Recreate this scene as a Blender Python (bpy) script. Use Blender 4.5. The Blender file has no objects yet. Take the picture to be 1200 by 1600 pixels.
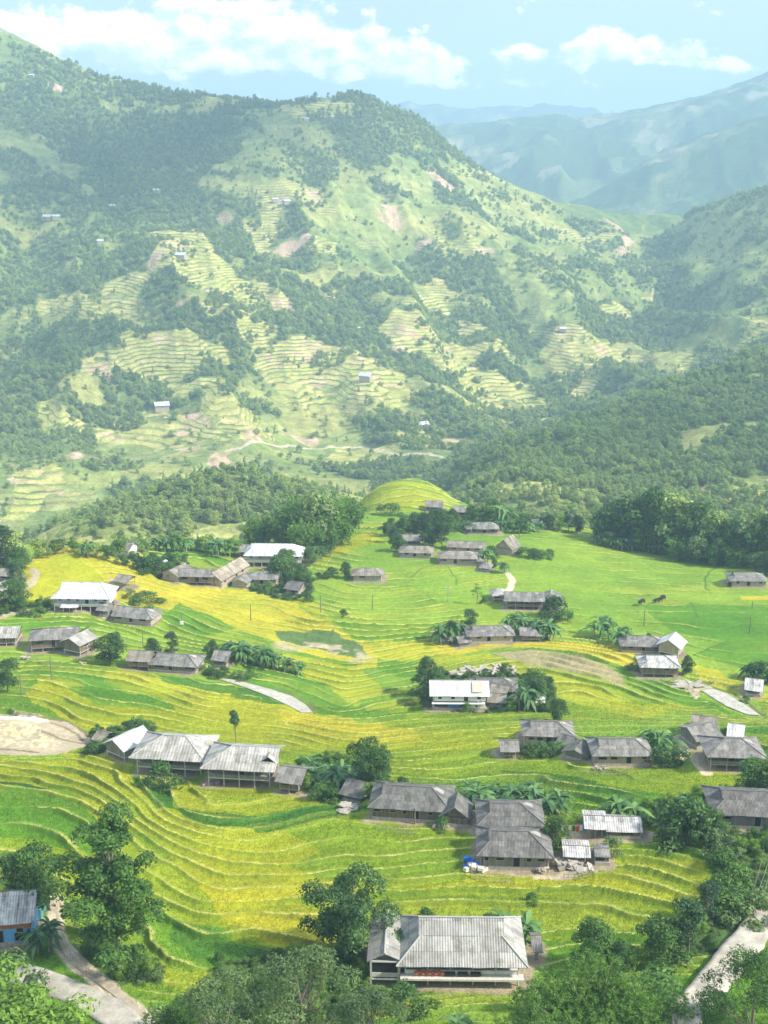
import bpy, math, random
import numpy as np
from mathutils import Vector, Matrix

# ------------------------------------------------------------------ camera
F = 1850.0                       # focal length in pixels of the 1200x1600 photograph
CAMZ = 120.0
TP = 540.0 / F
PITCH = math.atan(TP); CP, SP = math.cos(PITCH), math.sin(PITCH)
scene = bpy.context.scene
C = scene.collection
cam_d = bpy.data.cameras.new("camera"); cam = bpy.data.objects.new("camera", cam_d); C.objects.link(cam)
cam_d.sensor_fit = 'HORIZONTAL'; cam_d.sensor_width = 36.0; cam_d.lens = 36.0 * F / 1200.0
cam_d.clip_start = 0.5; cam_d.clip_end = 60000.0
cam.location = (0, 0, CAMZ); cam.rotation_euler = (math.pi / 2 - PITCH, 0, 0)
scene.camera = cam

# ------------------------------------------------------------------ light, sky, exposure
SUN_EL, SUN_AZ = math.radians(42), math.radians(108)     # azimuth clockwise from +Y (the view), so it stands at the right
EXPOSURE = 1.12
SKY_STRENGTH = 0.085
scene.view_settings.view_transform = 'Standard'; scene.view_settings.look = 'None'
scene.view_settings.gamma = 1.0; scene.view_settings.exposure = EXPOSURE
scene.view_settings.use_curve_mapping = False
sun_d = bpy.data.lights.new("sun", 'SUN'); sun_d.energy = 3.9; sun_d.angle = math.radians(6.0)
sun_d.color = (1.0, 0.92, 0.76)
sun = bpy.data.objects.new("sun", sun_d); C.objects.link(sun); sun.location = (150, -50, 400)
sdir = Vector((math.sin(SUN_AZ) * math.cos(SUN_EL), math.cos(SUN_AZ) * math.cos(SUN_EL), math.sin(SUN_EL)))
sun.rotation_euler = (-sdir).to_track_quat('-Z', 'Y').to_euler()

world = bpy.data.worlds.new("World"); scene.world = world; world.use_nodes = True

class NT:
    """small helper to write node trees"""
    def __init__(self, tree):
        self.t = tree; self.n = tree.nodes; self.l = tree.links
        self.n.clear()
    def node(self, kind, **kw):
        nd = self.n.new(kind)
        for k, v in kw.items():
            setattr(nd, k, v)
        return nd
    def put(self, sock, v):
        if isinstance(v, bpy.types.NodeSocket): self.l.new(v, sock)
        elif isinstance(v, tuple) and len(v) == 3 and sock.type == 'RGBA': sock.default_value = (*v, 1)
        else: sock.default_value = v
    def math(self, op, a, b=None, c=None, clamp=False):
        nd = self.node('ShaderNodeMath', operation=op, use_clamp=clamp)
        self.put(nd.inputs[0], a)
        if b is not None: self.put(nd.inputs[1], b)
        if c is not None: self.put(nd.inputs[2], c)
        return nd.outputs[0]
    def mix(self, fac, a, b, mode='MIX'):
        nd = self.node('ShaderNodeMix', data_type='RGBA', blend_type=mode)
        self.put(nd.inputs[0], fac); self.put(nd.inputs[6], a); self.put(nd.inputs[7], b)
        return nd.outputs[2]
    def noise(self, vec, scale, detail=3.0, rough=0.55, dim='3D'):
        nd = self.node('ShaderNodeTexNoise', noise_dimensions=dim)
        if vec is not None: self.put(nd.inputs['Vector'], vec)
        nd.inputs['Scale'].default_value = scale; nd.inputs['Detail'].default_value = detail
        nd.inputs['Roughness'].default_value = rough
        return nd.outputs['Fac']
    def ramp(self, fac, a, b, lo=0.0, hi=1.0):
        nd = self.node('ShaderNodeMapRange', interpolation_type='SMOOTHSTEP')
        self.put(nd.inputs[0], fac); self.put(nd.inputs[1], a); self.put(nd.inputs[2], b)
        self.put(nd.inputs[3], lo); self.put(nd.inputs[4], hi)
        return nd.outputs[0]
    def xyz(self, v):
        nd = self.node('ShaderNodeSeparateXYZ'); self.put(nd.inputs[0], v); return nd.outputs
    def vec(self, x, y, z):
        nd = self.node('ShaderNodeCombineXYZ')
        for i, q in enumerate((x, y, z)): self.put(nd.inputs[i], q)
        return nd.outputs[0]
    def attr(self, name):
        return self.node('ShaderNodeAttribute', attribute_name=name).outputs

w = NT(world.node_tree)
sky = w.node('ShaderNodeTexSky', sky_type='NISHITA')
sky.sun_disc = False; sky.sun_elevation = SUN_EL; sky.sun_rotation = SUN_AZ
sky.air_density = 1.0; sky.dust_density = 1.6; sky.ozone_density = 1.5; sky.altitude = 800
tc = w.node('ShaderNodeTexCoord')
sx, sy, sz = w.xyz(tc.outputs['Generated'])[:3]
den = w.math('MAXIMUM', w.math('ABSOLUTE', sy), 0.05)
ua = w.math('DIVIDE', sx, den); ue = w.math('DIVIDE', sz, den)
def cloud_blob(px, py, rx, ry, amp):
    v = (py - 800) / F; e0 = -(SP + v * CP) / (CP - v * SP); a0 = (px - 600) / F / (CP - v * SP)
    dx = w.math('DIVIDE', w.math('SUBTRACT', ua, a0), rx / F)
    dy = w.math('DIVIDE', w.math('SUBTRACT', ue, e0), ry / F)
    r2 = w.math('ADD', w.math('MULTIPLY', dx, dx), w.math('MULTIPLY', dy, dy))
    return w.math('MULTIPLY', w.math('EXPONENT', w.math('MULTIPLY', r2, -1.0)), amp)
tot = None
for b in [(60, 40, 170, 40, .8), (200, 85, 75, 28, .85), (330, 40, 150, 45, 1.0), (450, 70, 130, 38, 1.0), (590, 95, 120, 30, .95),
          (690, 100, 70, 20, .7), (880, 90, 70, 22, .62), (950, 72, 50, 28, .7), (1040, 75, 60, 26, .7), (1085, 95, 50, 16, .6), (1165, 105, 45, 12, .35),
          (300, 105, 260, 14, .35), (900, 130, 260, 14, .25)]:
    g = cloud_blob(*b); tot = g if tot is None else w.math('ADD', tot, g)
cv = w.vec(w.math('MULTIPLY', ua, 1.0), w.math('MULTIPLY', ue, 1.5), 0.37)
n1 = w.noise(cv, 24.0, 9.0, 0.62)
n2 = w.noise(cv, 3.0, 3.0, 0.5)
wide = w.ramp(n2, 0.42, 0.72, 0.0, 0.55)                         # thin veils elsewhere round the sky
tot = w.math('MAXIMUM', tot, w.math('MULTIPLY', wide, w.ramp(ue, 0.16, 0.35)))
dens = w.ramp(w.math('ADD', tot, w.math('MULTIPLY', w.math('SUBTRACT', n1, 0.5), 3.1)), 0.40, 0.78, 0.0, 1.0)
n3 = w.noise(w.vec(w.math('ADD', ua, 0.006), w.math('ADD', w.math('MULTIPLY', ue, 1.5), 0.012), 0.37), 24.0, 5.0, 0.62)
lit = w.ramp(w.math('SUBTRACT', n1, n3), -0.14, 0.12)
ccol = w.mix(lit, (7.0, 7.4, 8.0), (17.0, 14.4, 12.4))
skyc = w.mix(0.78, sky.outputs[0], (4.7, 5.6, 6.7))               # a milky, humid sky
out = w.mix(dens, skyc, ccol)
bg = w.node('ShaderNodeBackground'); w.put(bg.inputs[0], out); bg.inputs[1].default_value = SKY_STRENGTH
wo = w.node('ShaderNodeOutputWorld'); w.l.new(bg.outputs[0], wo.inputs[0])

scene.render.engine = 'CYCLES'
cy = scene.cycles
cy.max_bounces = 6; cy.diffuse_bounces = 3; cy.glossy_bounces = 2; cy.transmission_bounces = 3
cy.transparent_max_bounces = 6; cy.volume_bounces = 1
cy.use_denoising = True; cy.caustics_reflective = False; cy.caustics_refractive = False
cy.sample_clamp_indirect = 6.0

# ------------------------------------------------------------------ numeric helpers
rng = np.random.default_rng(7)
R = random.Random(11)

def h2(ix, iy, s=0):
    n = (ix.astype(np.int64) * 374761393 + iy.astype(np.int64) * 668265263 + s * 1442695041) & 0xffffffff
    n = ((n ^ (n >> 13)) * 1274126177) & 0xffffffff
    n = (n ^ (n >> 16)) & 0xffffffff
    return n / 4294967295.0

def vn(x, y, s=0):
    ix = np.floor(x); iy = np.floor(y); fx = x - ix; fy = y - iy
    fx = fx * fx * fx * (fx * (fx * 6 - 15) + 10); fy = fy * fy * fy * (fy * (fy * 6 - 15) + 10)
    a = h2(ix, iy, s); b = h2(ix + 1, iy, s); c = h2(ix, iy + 1, s); d = h2(ix + 1, iy + 1, s)
    return (a * (1 - fx) + b * fx) * (1 - fy) + (c * (1 - fx) + d * fx) * fy

def fbm(x, y, s=0, o=4, g=0.5):
    t = 0; a = 1; n = 0
    for i in range(o):
        t = t + a * vn(x * 2 ** i + 17.3 * i, y * 2 ** i - 9.1 * i, s + i); n += a; a *= g
    return t / n

def ridged(x, y, s=0, o=4):
    t = 0; a = 1; n = 0
    for i in range(o):
        t = t + a * (1 - np.abs(2 * vn(x * 2 ** i + 5.3 * i, y * 2 ** i + 3.7 * i, s + i) - 1)); n += a; a *= 0.5
    return t / n

def sstep(a, b, x):
    t = np.clip((x - a) / (b - a), 0, 1); return t * t * (3 - 2 * t)

def ray(px, py):
    u = (np.asarray(px, float) - 600) / F; v = (np.asarray(py, float) - 800) / F
    return u, CP - v * SP, -SP - v * CP

def world_at(px, py, d):
    a, b, c = ray(px, py); return a * d, b * d, CAMZ + c * d

class RBF:
    def __init__(self, xy, val, lam=0.0, scale=100.0):
        self.p = np.asarray(xy, float) / scale; self.s = scale
        n = len(self.p); K = self.k(self.p, self.p) + np.eye(n) * lam
        Q = np.hstack([np.ones((n, 1)), self.p])
        A = np.block([[K, Q], [Q.T, np.zeros((3, 3))]])
        s = np.linalg.solve(A, np.concatenate([np.asarray(val, float), np.zeros(3)]))
        self.w = s[:n]; self.q = s[n:]
    @staticmethod
    def k(a, b):
        r2 = ((a[:, None, :] - b[None, :, :]) ** 2).sum(-1)
        return 0.5 * r2 * np.log(r2 + 1e-12)
    def __call__(self, x, y):
        x = np.asarray(x, float); sh = x.shape
        p = np.stack([x.ravel(), np.asarray(y, float).ravel()], 1) / self.s
        o = np.empty(len(p))
        for i in range(0, len(p), 20000):
            q = p[i:i + 20000]; o[i:i + 20000] = self.k(q, self.p) @ self.w + self.q[0] + q @ self.q[1:]
        return o.reshape(sh)

class Grid:
    """a smooth function sampled on a fan (x/y, log y) and read back bilinearly"""
    def __init__(self, f, u0, u1, y0, y1, nu, ny):
        self.u0, self.u1, self.l0, self.l1, self.nu, self.ny = u0, u1, math.log(y0), math.log(y1), nu, ny
        U, L = np.meshgrid(np.linspace(u0, u1, nu), np.linspace(self.l0, self.l1, ny)); Y = np.exp(L)
        self.v = f(U * Y, Y)
    def __call__(self, x, y):
        x = np.asarray(x, float); y = np.maximum(np.asarray(y, float), 1.0)
        a = np.clip((x / y - self.u0) / (self.u1 - self.u0), 0, 1) * (self.nu - 1.001)
        b = np.clip((np.log(y) - self.l0) / (self.l1 - self.l0), 0, 1) * (self.ny - 1.001)
        i = a.astype(int); j = b.astype(int); a = a - i; b = b - j; v = self.v
        return (v[j, i] * (1 - a) + v[j, i + 1] * a) * (1 - b) + (v[j + 1, i] * (1 - a) + v[j + 1, i + 1] * a) * b

def in_poly(x, y, poly):
    inside = np.zeros(x.shape, bool); n = len(poly); j = n - 1
    for i in range(n):
        xi, yi = poly[i]; xj, yj = poly[j]
        if yi != yj:
            c = ((yi > y) != (yj > y)) & (x < (xj - xi) * (y - yi) / (yj - yi) + xi)
            inside ^= c
        j = i
    return inside

def seg_dist(x, y, line):
    d = np.full(x.shape, 1e9)
    for (ax, ay), (bx, by) in zip(line[:-1], line[1:]):
        vx, vy = bx - ax, by - ay; t = np.clip(((x - ax) * vx + (y - ay) * vy) / (vx * vx + vy * vy + 1e-9), 0, 1)
        d = np.minimum(d, np.hypot(x - ax - t * vx, y - ay - t * vy))
    return d

# ------------------------------------------------------------------ village ground: smooth base
DP = [(1750, 92), (1600, 112), (1500, 125), (1420, 138), (1340, 150), (1265, 166), (1230, 180), (1180, 203), (1120, 226), (1080, 242),
      (1030, 264), (985, 286), (940, 308), (900, 330), (860, 357), (830, 384)]
DPy = np.array([p[0] for p in DP][::-1], float); DPd = np.array([p[1] for p in DP][::-1], float)
def Dp(py): return float(np.interp(py, DPy, DPd))
ctl = []
def cp(px, py, d): ctl.append(world_at(px, py, d))
for py in (1750, 1660, 1600, 1540, 1480, 1420, 1340, 1265, 1220, 1180, 1120, 1080, 1030, 985, 940):
    for px in (-350, -120, 100, 330, 600, 860, 1100, 1330, 1550):
        k = 1.0 - 0.05 * sstep(500, 0, px) * sstep(1500, 1200, py) - 0.03 * sstep(900, 1250, px) * sstep(1100, 1200, py)
        k += 0.035 * math.exp(-((px - 600) / 170) ** 2 - ((py - 1060) / 70) ** 2)      # hollow in the middle of the fields
        cp(px, py, Dp(py) * k)
# the rim of the plateau: (px, py, depth of the crest); the ground drops to the valley behind it
RIM = [(-350, 850, 330), (-120, 855, 332), (0, 862, 330), (60, 862, 325), (120, 856, 326), (170, 868, 322), (240, 862, 345), (320, 856, 360), (400, 852, 368),
       (470, 845, 378), (540, 815, 395), (590, 767, 440), (640, 755, 455), (690, 769, 450), (740, 800, 425), (800, 812, 415), (870, 822, 408), (940, 842, 395),
       (1020, 862, 380), (1100, 866, 375), (1200, 872, 368), (1330, 876, 365), (1550, 880, 360)]
for (px, py, d) in RIM:
    cp(px, py, d)
for (px, py, d) in [(600, 900, 330), (600, 850, 362), (680, 860, 355), (760, 870, 350), (760, 830, 385), (640, 800, 410), (690, 805, 412), (860, 870, 352), (900, 900, 333),
                    (1000, 900, 338), (1100, 900, 342), (1200, 905, 335), (1330, 905, 335), (1000, 935, 315), (500, 880, 345), (430, 890, 335), (330, 905, 322), (250, 900, 318),
                    (90, 930, 290), (40, 910, 300), (150, 895, 308), (-120, 905, 310), (-350, 905, 310)]:
    cp(px, py, d)
rimx = []
for (px, py, d) in RIM:
    X, Y, Z = world_at(px, py, d); u = X / Y
    rimx.append((u, Y, Z))
    for dy, dz in ((14, -2.5), (34, -12), (90, -45)):
        ctl.append((u * (Y + dy), Y + dy, Z + dz))
ctl = np.array(ctl)
base_rbf = RBF(ctl[:, :2], ctl[:, 2], lam=0.004)
BASE = Grid(base_rbf, -0.74, 0.74, 55, 560, 320, 320)

def hit(hf, px, py, d0=60, d1=540, st=0.5):
    a, b, c = ray(px, py); d = np.arange(d0, d1, st)
    z = hf(a * d, b * d); below = (CAMZ + c * d) <= z
    i = int(np.argmax(below))
    if not below[i]: i = int(np.argmin(np.abs(CAMZ + c * d - z)))
    return a * d[i], b * d[i], d[i]
def to_xy(hf, pts, **k): return [hit(hf, px, py, **k)[:2] for px, py in pts]

# terrace lines traced from the slope, each with its running number (counted upwards)
LINES = [
 (-4, [(0, 1640), (300, 1650), (600, 1680), (900, 1660), (1200, 1640)]),
 (2, [(60, 1560), (180, 1590), (300, 1590), (500, 1600), (700, 1580), (900, 1570)]),
 (5, [(120, 1500), (190, 1540), (260, 1555), (340, 1560), (420, 1560), (600, 1555), (700, 1545), (760, 1530), (830, 1528), (1000, 1510)]),
 (7, [(253, 1453), (255, 1483), (290, 1500), (350, 1515), (430, 1510), (600, 1500), (830, 1490), (950, 1480), (1060, 1480)]),
 (8, [(0, 1330), (60, 1345), (130, 1380), (200, 1405), (250, 1425), (300, 1450), (350, 1457), (400, 1445), (450, 1455), (500, 1460), (545, 1452), (700, 1440), (830, 1445), (950, 1452), (1010, 1460)]),
 (9, [(0, 1300), (60, 1308), (130, 1335), (200, 1375), (240, 1400), (300, 1427), (350, 1432), (400, 1422), (500, 1430), (600, 1410), (700, 1412), (840, 1403), (933, 1407), (1050, 1427)]),
 (10, [(0, 1270), (70, 1280), (140, 1312), (200, 1345), (235, 1370), (267, 1390), (300, 1405), (340, 1410), (400, 1403), (500, 1400), (600, 1394), (700, 1390), (800, 1386), (870, 1382), (950, 1388), (1060, 1410)]),
 (11, [(0, 1240), (60, 1243), (110, 1258), (160, 1280), (200, 1310), (233, 1335), (277, 1360), (310, 1378), (350, 1386), (400, 1383), (520, 1380), (620, 1382), (700, 1372), (800, 1370), (860, 1358), (933, 1362), (1000, 1373), (1077, 1397)]),
 (12, [(0, 1220), (50, 1223), (110, 1240), (157, 1258), (200, 1288), (233, 1315), (277, 1340), (310, 1355), (350, 1366), (400, 1366), (520, 1358), (700, 1350), (1000, 1352), (1100, 1380)]),
 (13, [(0, 1207), (100, 1228), (187, 1262), (235, 1298), (280, 1325), (320, 1340), (400, 1350), (460, 1348), (510, 1337), (587, 1333), (710, 1332), (1000, 1340), (1100, 1360)]),
 (14, [(0, 1195), (133, 1222), (187, 1245), (235, 1283), (280, 1308), (333, 1325), (400, 1331), (457, 1317), (510, 1312), (580, 1308), (650, 1317), (730, 1318), (930, 1330), (1000, 1332), (1100, 1348)]),
 (15, [(80, 1197), (187, 1228), (240, 1270), (290, 1296), (345, 1310), (400, 1315), (450, 1300), (523, 1284), (600, 1290), (647, 1298), (733, 1300), (900, 1312), (1000, 1322), (1100, 1335)]),
 (16, [(100, 1182), (205, 1210), (262, 1262), (320, 1290), (400, 1297), (520, 1270), (600, 1278), (700, 1287), (900, 1298), (1000, 1305), (1100, 1318)]),
 (18, [(140, 1180), (240, 1205), (300, 1262), (400, 1278), (520, 1258), (600, 1262), (800, 1268), (1000, 1285), (1100, 1300)]),
 (20, [(0, 1180), (130, 1172), (300, 1215), (430, 1240), (530, 1238), (650, 1245), (800, 1238), (900, 1250), (1000, 1268), (1100, 1285)]),
 (22, [(0, 1165), (150, 1162), (300, 1190), (450, 1210), (560, 1218), (650, 1222), (800, 1216), (900, 1228), (1000, 1248), (1090, 1265), (1200, 1280)]),
 (24, [(0, 1145), (140, 1158), (300, 1172), (450, 1190), (550, 1198), (650, 1203), (800, 1190), (883, 1193), (983, 1207), (1040, 1212), (1100, 1235), (1200, 1255)]),
 (26, [(10, 1112), (83, 1128), (133, 1148), (200, 1152), (300, 1162), (400, 1168), (500, 1180), (600, 1186), (700, 1180), (860, 1172), (1000, 1165), (1200, 1160)]),
 (28, [(30, 1088), (93, 1102), (140, 1126), (233, 1140), (333, 1150), (400, 1154), (467, 1164), (533, 1173), (600, 1172), (700, 1164), (850, 1158), (1000, 1148), (1200, 1142)]),
 (30, [(53, 1070), (130, 1100), (207, 1114), (273, 1122), (350, 1136), (400, 1140), (467, 1151), (560, 1160), (657, 1151), (760, 1148), (870, 1142), (960, 1136), (1100, 1130), (1200, 1128)]),
 (32, [(80, 1058), (150, 1075), (233, 1092), (300, 1113), (400, 1124), (467, 1137), (530, 1144), (612, 1143), (657, 1138), (800, 1133), (880, 1127), (950, 1125), (1100, 1124)]),
 (34, [(100, 1048), (213, 1070), (267, 1086), (310, 1101), (406, 1107), (447, 1118), (526, 1131), (640, 1126), (748, 1120), (848, 1113), (930, 1110), (1020, 1118), (1100, 1120)]),
 (36, [(0, 1040), (130, 1043), (190, 1050), (250, 1069), (300, 1082), (350, 1092), (447, 1110), (500, 1121), (600, 1119), (700, 1112), (848, 1104), (900, 1090), (950, 1100), (1025, 1114), (1150, 1118)]),
 (38, [(0, 1022), (150, 1037), (300, 1070), (420, 1090), (500, 1110), (545, 1116), (600, 1106), (680, 1100), (860, 1082), (900, 1078), (950, 1092), (1050, 1108), (1150, 1114)]),
 (40, [(0, 1003), (150, 1015), (300, 1050), (440, 1073), (500, 1092), (540, 1108), (565, 1096), (610, 1088), (700, 1078), (850, 1055), (900, 1064), (1000, 1090), (1075, 1108)]),
 (43, [(0, 985), (100, 982), (200, 1002), (330, 1030), (420, 1053), (500, 1070), (540, 1088), (565, 1076), (610, 1068), (680, 1055), (800, 1035), (900, 1048), (1000, 1072), (1100, 1092), (1190, 1108)]),
 (46, [(0, 970), (100, 967), (200, 985), (300, 1010), (400, 1034), (480, 1052), (540, 1066), (600, 1052), (680, 1036), (790, 1018), (900, 1028), (985, 1053), (1075, 1082), (1180, 1100)]),
 (49, [(0, 955), (100, 955), (200, 972), (300, 1000), (400, 1018), (500, 1038), (575, 1043), (640, 1033), (690, 1022), (790, 1004), (850, 1008), (930, 1020), (1010, 1045), (1100, 1070), (1200, 1088)]),
 (52, [(200, 957), (270, 962), (330, 988), (425, 1007), (480, 1022), (575, 1030), (640, 1018), (700, 1008), (780, 996), (850, 998), (940, 1010), (1060, 1045), (1200, 1068)]),
 (55, [(250, 945), (330, 970), (400, 987), (470, 1000), (560, 1015), (620, 1008), (690, 998), (850, 988), (950, 1000), (1080, 1030), (1200, 1048)]),
 (58, [(50, 940), (240, 925), (300, 940), (400, 965), (460, 978), (520, 992), (570, 1000), (640, 996), (700, 986), (850, 975), (950, 985), (1100, 1008), (1200, 1020)]),
 (61, [(60, 905), (240, 908), (300, 925), (400, 945), (480, 970), (540, 980), (600, 984), (700, 972), (850, 960), (1000, 968), (1200, 985)]),
 (64, [(60, 885), (200, 888), (260, 908), (330, 928), (440, 938), (500, 955), (560, 965), (640, 968), (720, 955), (850, 940), (1000, 948), (1200, 955)]),
 (67, [(80, 868), (200, 876), (300, 912), (420, 925), (480, 935), (530, 948), (600, 952), (680, 940), (780, 925), (900, 925), (1050, 930), (1200, 938)]),
 (71, [(300, 880), (400, 905), (480, 912), (540, 928), (600, 930), (700, 918), (850, 900), (950, 905), (1100, 915)]),
 (75, [(320, 862), (480, 885), (540, 900), (640, 905), (700, 895), (850, 875), (950, 885), (1100, 890)]),
 (80, [(480, 860), (560, 870), (640, 875), (700, 865), (850, 855), (950, 862), (1100, 872)]),
 (86, [(560, 830), (640, 835), (720, 835), (860, 838)]),
]
lp, lv = [], []
for v_, pts in LINES:
    for q in to_xy(BASE, pts):
        lp.append(q); lv.append(v_)
PHASE = Grid(RBF(lp, lv, lam=0.0008), -0.74, 0.74, 55, 560, 420, 420)

def _gp(x, y):
    e = .6; return np.hypot(PHASE(x + e, y) - PHASE(x - e, y), PHASE(x, y + e) - PHASE(x, y - e)) / (2 * e) * np.where(PHASE(x, y) < 16, 1, .62)
GPH = Grid(_gp, -0.74, 0.74, 55, 560, 200, 240)
def VP(pts): return to_xy(BASE, pts)
# places where the ground is not stepped, or only faintly: (amplitude, polygon in the photograph's pixels laid on the ground)
AMP = [(0.2, VP([(560, 860), (620, 905), (720, 965), (900, 985), (1010, 1035), (1210, 1080), (1300, 1080), (1300, 860), (1000, 858), (860, 830), (600, 830)])),
       (0.12, VP([(30, 945), (38, 880), (110, 868), (160, 895), (165, 915), (110, 930)])),
       (0.0, VP([(-60, 1112), (60, 1118), (110, 1132), (150, 1160), (120, 1172), (90, 1182), (-60, 1190)])),
       (0.0, VP([(340, 1058), (420, 1072), (480, 1095), (500, 1118), (455, 1114), (380, 1086)])),
       (0.0, VP([(1060, 1070), (1120, 1068), (1170, 1090), (1215, 1118), (1150, 1118)])),
       (0.25, VP([(290, 1222), (440, 1240), (520, 1255), (400, 1275), (300, 1262)])),
       (0.0, VP([(-100, 1460), (70, 1440), (120, 1490), (240, 1600), (-100, 1640)])),
       (0.0, VP([(1120, 1330), (1300, 1300), (1300, 1660), (1020, 1640), (1110, 1480)])),
       (0.05, VP([(1110, 1290), (930, 1265), (1110, 1215), (1300, 1250), (1300, 1330), (1120, 1330)]))]

def phase(x, y):
    p = PHASE(x, y)
    p = np.where(p < 16, p, 16 + (p - 16) * .62)
    return p + (fbm(x / 24, y / 24, 3, 3) - 0.5) * 1.5 + (fbm(x / 6, y / 6, 9, 2) - 0.5) * 0.3

def amp(x, y, soft=True):
    a = np.full(np.shape(x), 0.55)
    wx = x + (fbm(x / 9, y / 9, 21, 2) - .5) * 5; wy = y + (fbm(x / 9, y / 9, 22, 2) - .5) * 5
    for v, pl in AMP: a = np.where(in_poly(wx, wy, pl), v, a)
    return a * (.35 + 1.3 * sstep(.3, .7, fbm(x / 14 + 40, y / 14, 27, 2))) * sstep(470, 440, y)

PADS = []         # (x, y, half length, half depth, yaw, z) levelled places under the buildings
def pads(x, y, z):
    for (cx, cyy, hl, hw, yaw, pz) in PADS:
        dx = x - cx; dy = y - cyy
        m = (np.abs(dx) < hl + hw + 6) & (np.abs(dy) < hl + hw + 6)
        if not np.any(m): continue
        c, s = math.cos(yaw), math.sin(yaw)
        lx = dx[m] * c + dy[m] * s; ly = -dx[m] * s + dy[m] * c
        q = np.hypot(np.maximum(np.abs(lx) - hl, 0), np.maximum(np.abs(ly) - hw, 0))
        k = sstep(3.0, 0.3, q); z[m] = z[m] * (1 - k) + pz * k
    return z

def village(x, y, grain=False):
    x = np.asarray(x, float); y = np.asarray(y, float)
    z = BASE(x, y).copy() + (fbm(x / 40, y / 40, 31, 3) - 0.5) * 1.4
    P = phase(x, y); f = P - np.floor(P); A = amp(x, y) * (0.75 + 0.5 * h2(np.floor(P), np.floor(P) * 0, 5))
    wv = np.clip(.55 * GPH(x, y), .05, .3)
    st = np.where(f < 1 - wv, 0.5 - f / (1 - wv), -0.5 + sstep(1 - wv, 1.0, f))
    z = z + A * st
    if grain:
        dst = np.hypot(x, y)
        z = z + (fbm(x / 0.55, y / 0.55, 40, 2) - 0.5) * np.where(A > 0.1, 0.24, 0.08) + (vn(x / 2.5, y / 2.5, 44) - .5) * .12
    return pads(x, y, z)

def gxy(px, py):
    x, y, d = hit(village_plain, px, py); return x, y, d
def village_plain(x, y): return BASE(x, y) + (fbm(x / 40, y / 40, 31, 3) - 0.5) * 1.4
# ------------------------------------------------------------------ mesh helpers
def new_mesh(name, V, faces, mats=None, parent=None, smooth=False, uv=None, attrs=None, mi=None, col=None):
    """faces: (n,4) or (n,3) int array, or list of them"""
    if not isinstance(faces, list): faces = [faces]
    me = bpy.data.meshes.new(name)
    V = np.asarray(V, np.float32); me.vertices.add(len(V)); me.vertices.foreach_set('co', V.ravel())
    loops = np.concatenate([np.asarray(f, np.int32).ravel() for f in faces])
    tot = np.concatenate([np.full(len(f), np.asarray(f).shape[1], np.int32) for f in faces])
    st = np.concatenate([[0], np.cumsum(tot)[:-1]]).astype(np.int32)
    me.loops.add(len(loops)); me.loops.foreach_set('vertex_index', loops)
    me.polygons.add(len(tot)); me.polygons.foreach_set('loop_start', st)
    if smooth: me.polygons.foreach_set('use_smooth', np.ones(len(tot), bool))
    if mi is not None: me.polygons.foreach_set('material_index', np.asarray(mi, np.int32))
    me.update(calc_edges=True)
    for m in (mats if isinstance(mats, (list, tuple)) else [mats]):
        if m: me.materials.append(m)
    if uv is not None:
        l = me.uv_layers.new(name='UVMap'); l.data.foreach_set('uv', np.asarray(uv, np.float32).ravel())
    for k, a in (attrs or {}).items():
        at = me.attributes.new(k, 'FLOAT', 'POINT'); at.data.foreach_set('value', np.asarray(a, np.float32).ravel())
    if col is not None:
        at = me.attributes.new('Col', 'FLOAT_COLOR', 'POINT')
        c4 = np.ones((len(V), 4), np.float32); c4[:, :3] = col; at.data.foreach_set('color', c4.ravel())
    o = bpy.data.objects.new(name, me); C.objects.link(o)
    if parent: o.parent = parent
    return o

def fan_mesh(name, u0, u1, y0, y1, nu, ny, hf, mat):
    U, L = np.meshgrid(np.linspace(u0, u1, nu), np.linspace(math.log(y0), math.log(y1), ny))
    Y = np.exp(L); X = U * Y
    Z = hf(X, Y)
    idx = np.arange(nu * ny).reshape(ny, nu)
    q = np.stack([idx[:-1, :-1], idx[:-1, 1:], idx[1:, 1:], idx[1:, :-1]], -1).reshape(-1, 4)
    return X, Y, Z, q

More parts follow.
